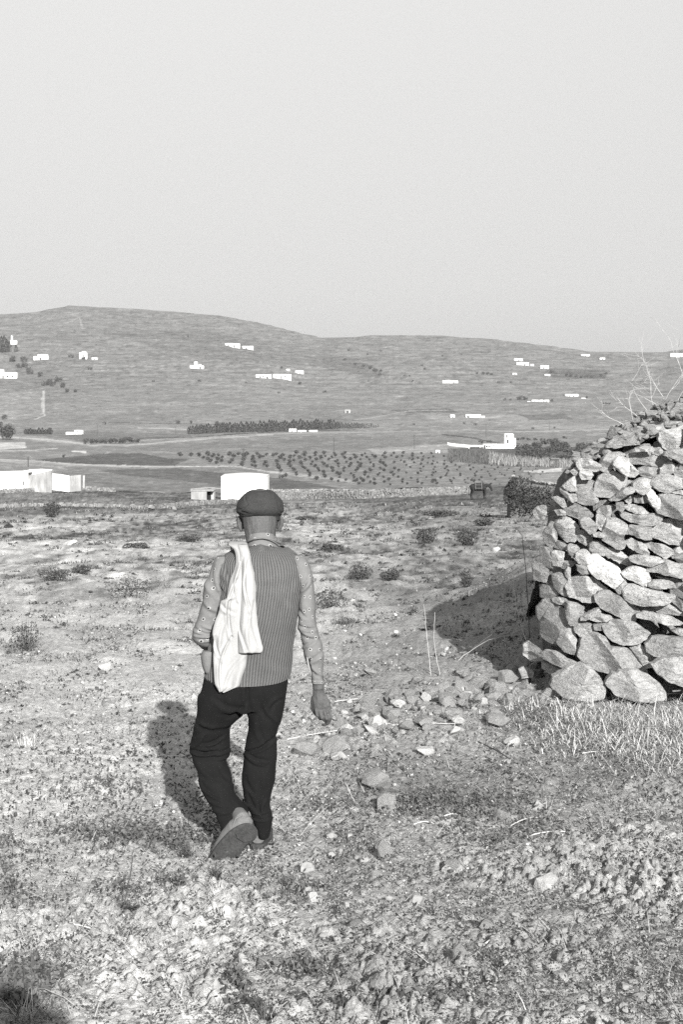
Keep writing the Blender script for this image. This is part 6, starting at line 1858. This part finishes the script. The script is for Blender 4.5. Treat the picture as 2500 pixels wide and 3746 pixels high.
# collar
V, Fc, rws, n = rows_loft([(1942, 906, 1008, 6.590, .092), (1956, 902, 1013, 6.585, .096), (1972, 898, 1019, 6.580, .100), (1990, 892, 1028, 6.572, .100), (2000, 878, 1040, 6.562, .104), (2012, 858, 1060, 6.552, .106)], 60, 1.5, sup=2.1, close=False)
px, rw = px_of(V)
tl_ = np.clip((6.60 - V[:, 1]) / .12, 0, 1)
V[:, 2] -= (np.abs((px - 958) / 60.0)) ** 2 * .022
u = np.tile(np.arange(n) / n * .4, len(rws)); v = np.repeat(rws * SP, n)
obj('collar', V, Fc, M['shirt'], parent=man, uv=np.stack([u + .01, v], 1))
obj('collar_edge', *tube([W(897, 1986, 6.515), W(925, 1972, 6.472), W(960, 1968, 6.468), (W(1000, 1974, 6.475)), W(1026, 1990, 6.515)], [.0036] * 5, 8), M['shirt'], parent=man)
# --- vest: ribbed knitting
vt = [(2001, 880, 1040, 6.548, .095), (2004, 866, 1052, 6.545, .098), (2014, 845, 1068, 6.535, .102), (2026, 824, 1084, 6.525, .105), (2042, 808, 1098, 6.515, .108), (2062, 800, 1108, 6.505, .112), (2090, 800, 1112, 6.495, .116), (2130, 806, 1110, 6.485, .120),
      (2160, 806, 1105, 6.48, .122), (2210, 800, 1098, 6.48, .122), (2260, 792, 1091, 6.48, .121), (2320, 775, 1080, 6.485, .120), (2380, 757, 1070, 6.49, .122), (2430, 748, 1066, 6.495, .126), (2470, 746, 1062, 6.50, .130), (2494, 750, 1056, 6.50, .131)]
V, Fc, rws, n = rows_loft(vt, 640, 4, sup=2.25, close=False)
m = len(rws); G = V.reshape(m, n, 3)
th_ = 2 * math.pi * np.arange(n) / n
k_ = np.clip((rws - 2380) / 114, 0, 1)[:, None]
G[:, :, 2] += k_ * ((1 - np.clip(-np.sin(th_), 0, 1)) * .020)[None] - k_ * (np.cos(th_) * -.004)[None]
c = G.mean(1, keepdims=True); nr = G - c; nr[:, :, 2] = 0; nr /= np.linalg.norm(nr, axis=2, keepdims=True)
V = creases(G.reshape(-1, 3), nr.reshape(-1, 3), [(1000, 2100, 1060, 2200, 14, -.004), (1090, 2130, 1070, 2300, 10, .004), (950, 2380, 1050, 2440, 16, -.004), (900, 2100, 1040, 2110, 20, .005), (1040, 2200, 1010, 2330, 14, -.004), (820, 2060, 845, 2130, 7, -.008), (800, 2080, 830, 2170, 6, .006)], .006, 9, 4)
ref = G[int(np.argmin(abs(rws - 2260)))]; al = np.concatenate([[0], np.cumsum(np.linalg.norm(np.diff(ref, axis=0), axis=1))]); al = al / (al[-1] * n / (n - 1)) * .0128 * round(al[-1] / .0128)
u = np.tile(al, m); v = np.repeat(rws * SP, n)
ribs = np.sin(u * 2 * math.pi / .0128)
V = V + nr.reshape(-1, 3) * (ribs * .0009)[:, None]
obj('knitted_vest', V, Fc, M['vest'], parent=man, uv=np.stack([u, v], 1))
# shirt tail and light lining peeking out at the left hip
V, Fc, _, _ = rows_loft([(2380, 741, 800, 6.47, .05), (2400, 735, 795, 6.47, .055), (2425, 738, 790, 6.47, .055), (2450, 745, 785, 6.47, .05), (2462, 752, 780, 6.47, .04)], 24, 4)
obj('shirt_tail', V, Fc, M['shirt'], parent=man)

# --- shoes
M['sock'] = mat('dark_sock', .03, .9)
sp_ = [(928, 3017), (941, 3030), (947, 3050), (939, 3069), (921, 3083), (897, 3091), (889, 3115), (868, 3147), (843, 3168), (810, 3178), (779, 3179), (765, 3168), (763, 3150), (776, 3128), (795, 3098), (818, 3070), (845, 3042), (876, 3022), (905, 3011)]
def raised_shoe():
    sh = bpy.data.objects.new('shoe', None); COL.objects.link(sh); sh.parent = man
    sh.location = Vector(W(850, 3100, 6.30)) - man.location
    P = np.array(sp_, float); n = len(P)
    cl = np.vstack([P, P[:1]]); seg = np.hypot(*np.diff(cl, axis=0).T); cum = np.concatenate([[0], np.cumsum(seg)])
    s = np.linspace(0, cum[-1], 64, endpoint=False); O = np.stack([np.interp(s, cum, cl[:, k]) for k in (0, 1)], 1)
    for _ in range(3): O = .5 * O + .25 * np.roll(O, 1, 0) + .25 * np.roll(O, -1, 0)
    c = O.mean(0)
    def Yp(q):   # sole plane: heel lifted towards the camera
        t = (q[1] - 3010) / 170.0
        return 6.235 + .075 * t
    V = []; Fc = []
    lay = [(0.0, 0), (.5, 0), (.93, 0), (1.0, .003), (1.02, .009), (1.0, .016), (.90, .020)]
    for s_, d in lay:
        for q0 in O:
            q = c + (q0 - c) * s_
            tr = .0014 * math.sin(q[1] * .9 + q[0] * .5) * (s_ < .95) 
            V.append(W(q[0], q[1], Yp(q) + d + tr) + np.array([-d * .5, 0, d * .2]))
    m = 64
    for i in range(len(lay) - 1):
        for k in range(m): Fc.append([i * m + k, i * m + (k + 1) % m, (i + 1) * m + (k + 1) % m, (i + 1) * m + k])
    Fc.append(list(range((len(lay) - 1) * m, len(lay) * m)))
    obj('sole', V, Fc, M['sole'], parent=sh)
    # heel block stands proud of the sole
    hb = []; nb_ = 0
    H = np.array([(930, 3022), (942, 3036), (944, 3054), (935, 3068), (915, 3078), (893, 3082), (868, 3066), (862, 3050), (880, 3030), (905, 3016)], float)
    Vh = [W(q[0], q[1], Yp(q) - .011) for q in H] + [W(q[0], q[1], Yp(q) + .004) for q in H]
    k = len(H); Fh = [list(range(k))] + [[i, k + i, k + (i + 1) % k, (i + 1) % k] for i in range(k)]
    obj('heel', Vh, Fh, M['sole'], parent=sh, smooth=False)
    up = [tube([W(768, 3152, 6.345), W(785, 3134, 6.345), W(812, 3098, 6.335), W(838, 3062, 6.325), W(866, 3030, 6.305), W(893, 3010, 6.29), W(915, 3004, 6.275)], [.010, .024, .036, .043, .045, .038, .020], 20),
          tube([W(905, 3022, 6.285), W(886, 2998, 6.305), W(872, 2978, 6.37), W(862, 2955, 6.42)], [.034, .037, .034, .028], 18)]
    remesh(up, .0045, 'upper', M['suede'], parent=sh, smooth_it=4)
    obj('heel_patch', *tube([W(852, 3048, 6.272), W(852, 3020, 6.270), W(862, 2995, 6.272), W(885, 2982, 6.275)], [.0035] * 4, 8), M['suede'], parent=sh)
    return sh
_obj = obj
def obj(name, V, Fc, m, parent=None, smooth=True, tone=None, uv=None, loc=None):
    return _obj(name, V, Fc, m, parent, smooth, tone, uv, loc)
raised_shoe()
def planted_shoe():
    sh = bpy.data.objects.new('shoe', None); COL.objects.link(sh); sh.parent = man
    sh.location = Vector(W(943, 3105, 6.5)) - man.location
    zg = W(943, 3106, 6.46)[2]
    cx = W(943, 3106, 6.46)[0]
    O = []
    for (x, y) in [(-.030, 0), (-.038, .02), (-.042, .06), (-.038, .11), (-.050, .18), (-.048, .24), (-.030, .28), (0, .292), (.03, .282), (.046, .24), (.050, .18), (.040, .11), (.040, .06), (.036, .02), (.028, 0), (0, -.006)]:
        O.append((cx + x + y * .05, 6.46 + y))
    n = len(O); V = [(x, y, zg - .004) for x, y in O] + [(x * 1.0, y, zg + .022) for x, y in O]
    Fc = [list(range(n))[::-1], list(range(n, 2 * n))] + [[i, (i + 1) % n, n + (i + 1) % n, n + i] for i in range(n)]
    obj('sole', V, Fc, M['sole'], parent=sh, smooth=False)
    up = [tube([np.array([cx, 6.468, zg + .045]), np.array([cx, 6.50, zg + .05]), np.array([cx + .003, 6.56, zg + .06]), np.array([cx + .007, 6.64, zg + .045]), np.array([cx + .012, 6.71, zg + .035]), np.array([cx + .014, 6.742, zg + .03])], [(.028, .030), (.038, .036), (.040, .045), (.045, .032), (.042, .024), (.022, .014)], 20),
          tube([np.array([cx, 6.515, zg + .04]), np.array([cx + .004, 6.515, zg + .09]), np.array([cx + .008, 6.51, zg + .13])], [.037, .036, .034], 16)]
    remesh(up, .0045, 'upper', M['suede'], parent=sh, smooth_it=3)
planted_shoe()

# --- the white cloth over his shoulder (its own thing: it rests on him)
tw = thing('towel', W(870, 2100, 6.37), 'long white cloth hanging in folds over the left shoulder of the man', 'cloth')
def sheet(name, rowsY, Lt, Rt, n=34, step=4, seed=0, amp=.010, lift=0.0, front=None, lines=()):
    """rowsY: list of (path row, Y); Lt, Rt edge tables"""
    rws = np.arange(Lt[0][0], Lt[-1][0] + .1, step)
    Lx = pchip([a[0] for a in Lt], [a[1] for a in Lt], rws); Rx = pchip([a[0] for a in Rt], [a[1] for a in Rt], rws)
    Yv = pchip([a[0] for a in rowsY], [a[1] for a in rowsY], rws)
    V = []; 
    if front:
        for (r, xl, xr, Y) in front:
            for k in range(n):
                s = k / (n - 1); V.append(W(xl + (xr - xl) * s, r, Y + .006 * math.sin(s * 16 + seed)))
    for i, r in enumerate(rws):
        g = np.clip((r - 1990) / 130, 0, 1)
        for k in range(n):
            s = k / (n - 1)
            x = Lx[i] + (Rx[i] - Lx[i]) * s
            f = (math.sin(s * 7 + seed + .9 * math.sin(r / 120)) * .7 + math.sin(s * 15 + 2.1 + seed + r / 150) * .22 + 1.3 * float(vn(np.array([s * 3.2 + seed]), np.array([r / 140.]), seed)[0]) - .5)
            edge = .018 * (abs(s - .5) * 2) ** 4
            V.append(W(x, r, Yv[i] - lift - g * amp * f + edge - (.012 * (1 - g))))
    m = len(V) // n; V = np.array(V)
    V = creases(V, np.tile(np.array([0, -1.0, 0]), (len(V), 1)), lines, .003, 18, seed)
    Fc = [[i * n + k, i * n + k + 1, (i + 1) * n + k + 1, (i + 1) * n + k] for i in range(m - 1) for k in range(n - 1)]
    o = obj(name, V, Fc, M['towel'], parent=tw)
    md = o.modifiers.new('thick', 'SOLIDIFY'); md.thickness = .0035; md.offset = 1
    return o
YY = [(1984, 6.50), (1990, 6.46), (2000, 6.435), (2015, 6.415), (2040, 6.395), (2090, 6.375), (2160, 6.355), (2300, 6.352), (2420, 6.36), (2533, 6.365)]
LA = [(1984, 838), (1992, 835), (2002, 846), (2012, 856), (2030, 861), (2050, 862), (2080, 857), (2120, 841), (2160, 832), (2188, 827), (2200, 806), (2222, 803), (2245, 797), (2270, 786), (2320, 776), (2345, 783), (2400, 779), (2450, 781), (2500, 785), (2520, 795), (2534, 804)]
RA = [(1984, 903), (2000, 909), (2020, 915), (2060, 920), (2110, 926), (2160, 926), (2240, 922), (2320, 914), (2393, 905), (2430, 903), (2460, 893), (2492, 882), (2512, 876), (2522, 850), (2534, 812)]
FR = [(2300, 840, 930, 6.66), (2200, 842, 925, 6.665), (2100, 845, 915, 6.665), (2030, 845, 908, 6.655), (2000, 842, 904, 6.63), (1986, 840, 902, 6.59), (1980, 838, 902, 6.55)]
sheet('back_fall', YY, LA, RA, 40, 4, 1, .013, 0.0, FR, [(868, 2120, 846, 2330, 5, -.016), (846, 2330, 806, 2510, 4, -.016), (788, 2330, 803, 2400, 4, -.010), (806, 2205, 850, 2240, 6, -.008), (895, 2400, 820, 2520, 7, .008), (880, 2060, 870, 2200, 5, .008), (830, 2260, 812, 2420, 7, .009)])
LB = [(1990, 868), (2040, 876), (2110, 880), (2200, 874), (2300, 870), (2392, 872)]
RB = [(1990, 905), (2005, 910), (2020, 915), (2060, 922), (2110, 935), (2160, 940), (2240, 941), (2280, 943), (2320, 950), (2355, 958), (2372, 962), (2384, 960), (2392, 945)]
sheet('front_fall', YY, LB, RB, 30, 4, 5, .009, .014, None, [(890, 2040, 902, 2380, 5, -.010), (908, 2050, 925, 2250, 4, -.009), (930, 2200, 948, 2360, 5, -.007), (915, 2260, 918, 2385, 7, .007)])

# ------------------------------------------------------------------ the photographer, standing behind the camera; only his shadow reaches the picture
def photographer():
    g0 = g1(0, -.22)
    loc = np.array([0.0, -.20, g0])
    th = thing('person', loc, 'photographer behind the viewpoint whose shadow falls in the bottom left corner', 'person')
    def Q(x, y, z): return loc + np.array([x, y, z])
    M['coat'] = mat('plain_jacket', .12, .9, noise=[(20, .2, (1, 1, 1))])
    hd = [ball(Q(0, 0, 1.60), [.080, .098, .12], 18), tube([Q(0, -.01, 1.38), Q(0, -.005, 1.52)], [.062, .058]), tube([Q(0, .09, 1.585), Q(0, .115, 1.565)], [.010, .014], 8)]
    for s in (-1, 1):
        hd += [ball(Q(s * .082, -.005, 1.59), [.010, .022, .034], 8),
               tube([Q(s * .19, -.02, 1.34), Q(s * .25, .06, 1.18), Q(s * .17, .12, 1.36), Q(s * .07, .13, 1.50)], [.040, .038, .034, .026]),
               tube([Q(s * .07, .13, 1.50), Q(s * .055, .145, 1.55)], [(.035, .022), (.036, .02)])]
        for k in range(4):
            b0 = Q(s * .055, .15, 1.535 + .018 * k)
            hd.append(tube([b0, b0 + [-s * .005, .022, .004], b0 + [-s * .022, .030, .004]], [.009, .009, .007], 8))
        hd += [tube([Q(s * .09, 0, .90), Q(s * .10, .01, .5), Q(s * .11, -.01, .10)], [.085, .06, .045])]
    hd += [tube([Q(0, 0, .85), Q(0, 0, 1.1), Q(0, 0, 1.35), Q(0, 0, 1.42)], [(.15, .10), (.15, .11), (.18, .11), (.10, .08)])]
    remesh(hd, .012, 'body', M['skin'], parent=th, smooth_it=2)
    jk = [tube([Q(0, 0, .82), Q(0, 0, 1.0), Q(0, 0, 1.2), Q(0, 0, 1.36), Q(0, -.01, 1.44)], [(.18, .13), (.18, .135), (.20, .135), (.20, .12), (.09, .08)], 24)]
    for s in (-1, 1): jk.append(tube([Q(s * .17, -.01, 1.37), Q(s * .235, .05, 1.19), Q(s * .16, .115, 1.36), Q(s * .10, .125, 1.45)], [.062, .055, .048, .042]))
    remesh(jk, .012, 'jacket', M['coat'], parent=th, smooth_it=3)
    tr = [tube([Q(0, 0, .98), Q(0, 0, .84)], [(.165, .12), (.17, .12)], 24)]
    for s in (-1, 1): tr.append(tube([Q(s * .09, 0, .90), Q(s * .10, .01, .5), Q(s * .11, 0, .06)], [(.10, .11), (.08, .085), (.065, .07)]))
    remesh(tr, .012, 'trousers', M['trouser'], parent=th, smooth_it=3)
    for s in (-1, 1): remesh([tube([Q(s * .11, -.09, .045), Q(s * .11, -.04, .06), Q(s * .115, .06, .05), Q(s * .12, .14, .03), Q(s * .12, .17, .025)], [.03, .045, .045, .035, .015])], .01, 'shoe', M['sole'], parent=th)
    remesh([ball(Q(0, -.01, 1.68), [.098, .115, .115], 18), tube([Q(0, -.01, 1.665), Q(0, -.01, 1.682)], [(.17, .17), (.165, .165)], 24)], .008, 'added_hat', M['coat'], parent=th)  # unseen hat, added to lengthen the shadow of his head
    cam_ = thing('hand_camera', (0, -.09, HC - .02), 'small black film camera held at eye level behind the viewpoint', 'camera')
    obj('camera_body', *box(-.07, .07, -.10, -.065, HC - .045, HC + .04), M['dark'], parent=cam_, smooth=False)
    obj('camera_lens', *tube([(0, -.064, HC), (0, -.012, HC)], [.03, .028], 20), M['dark'], parent=cam_)
photographer()
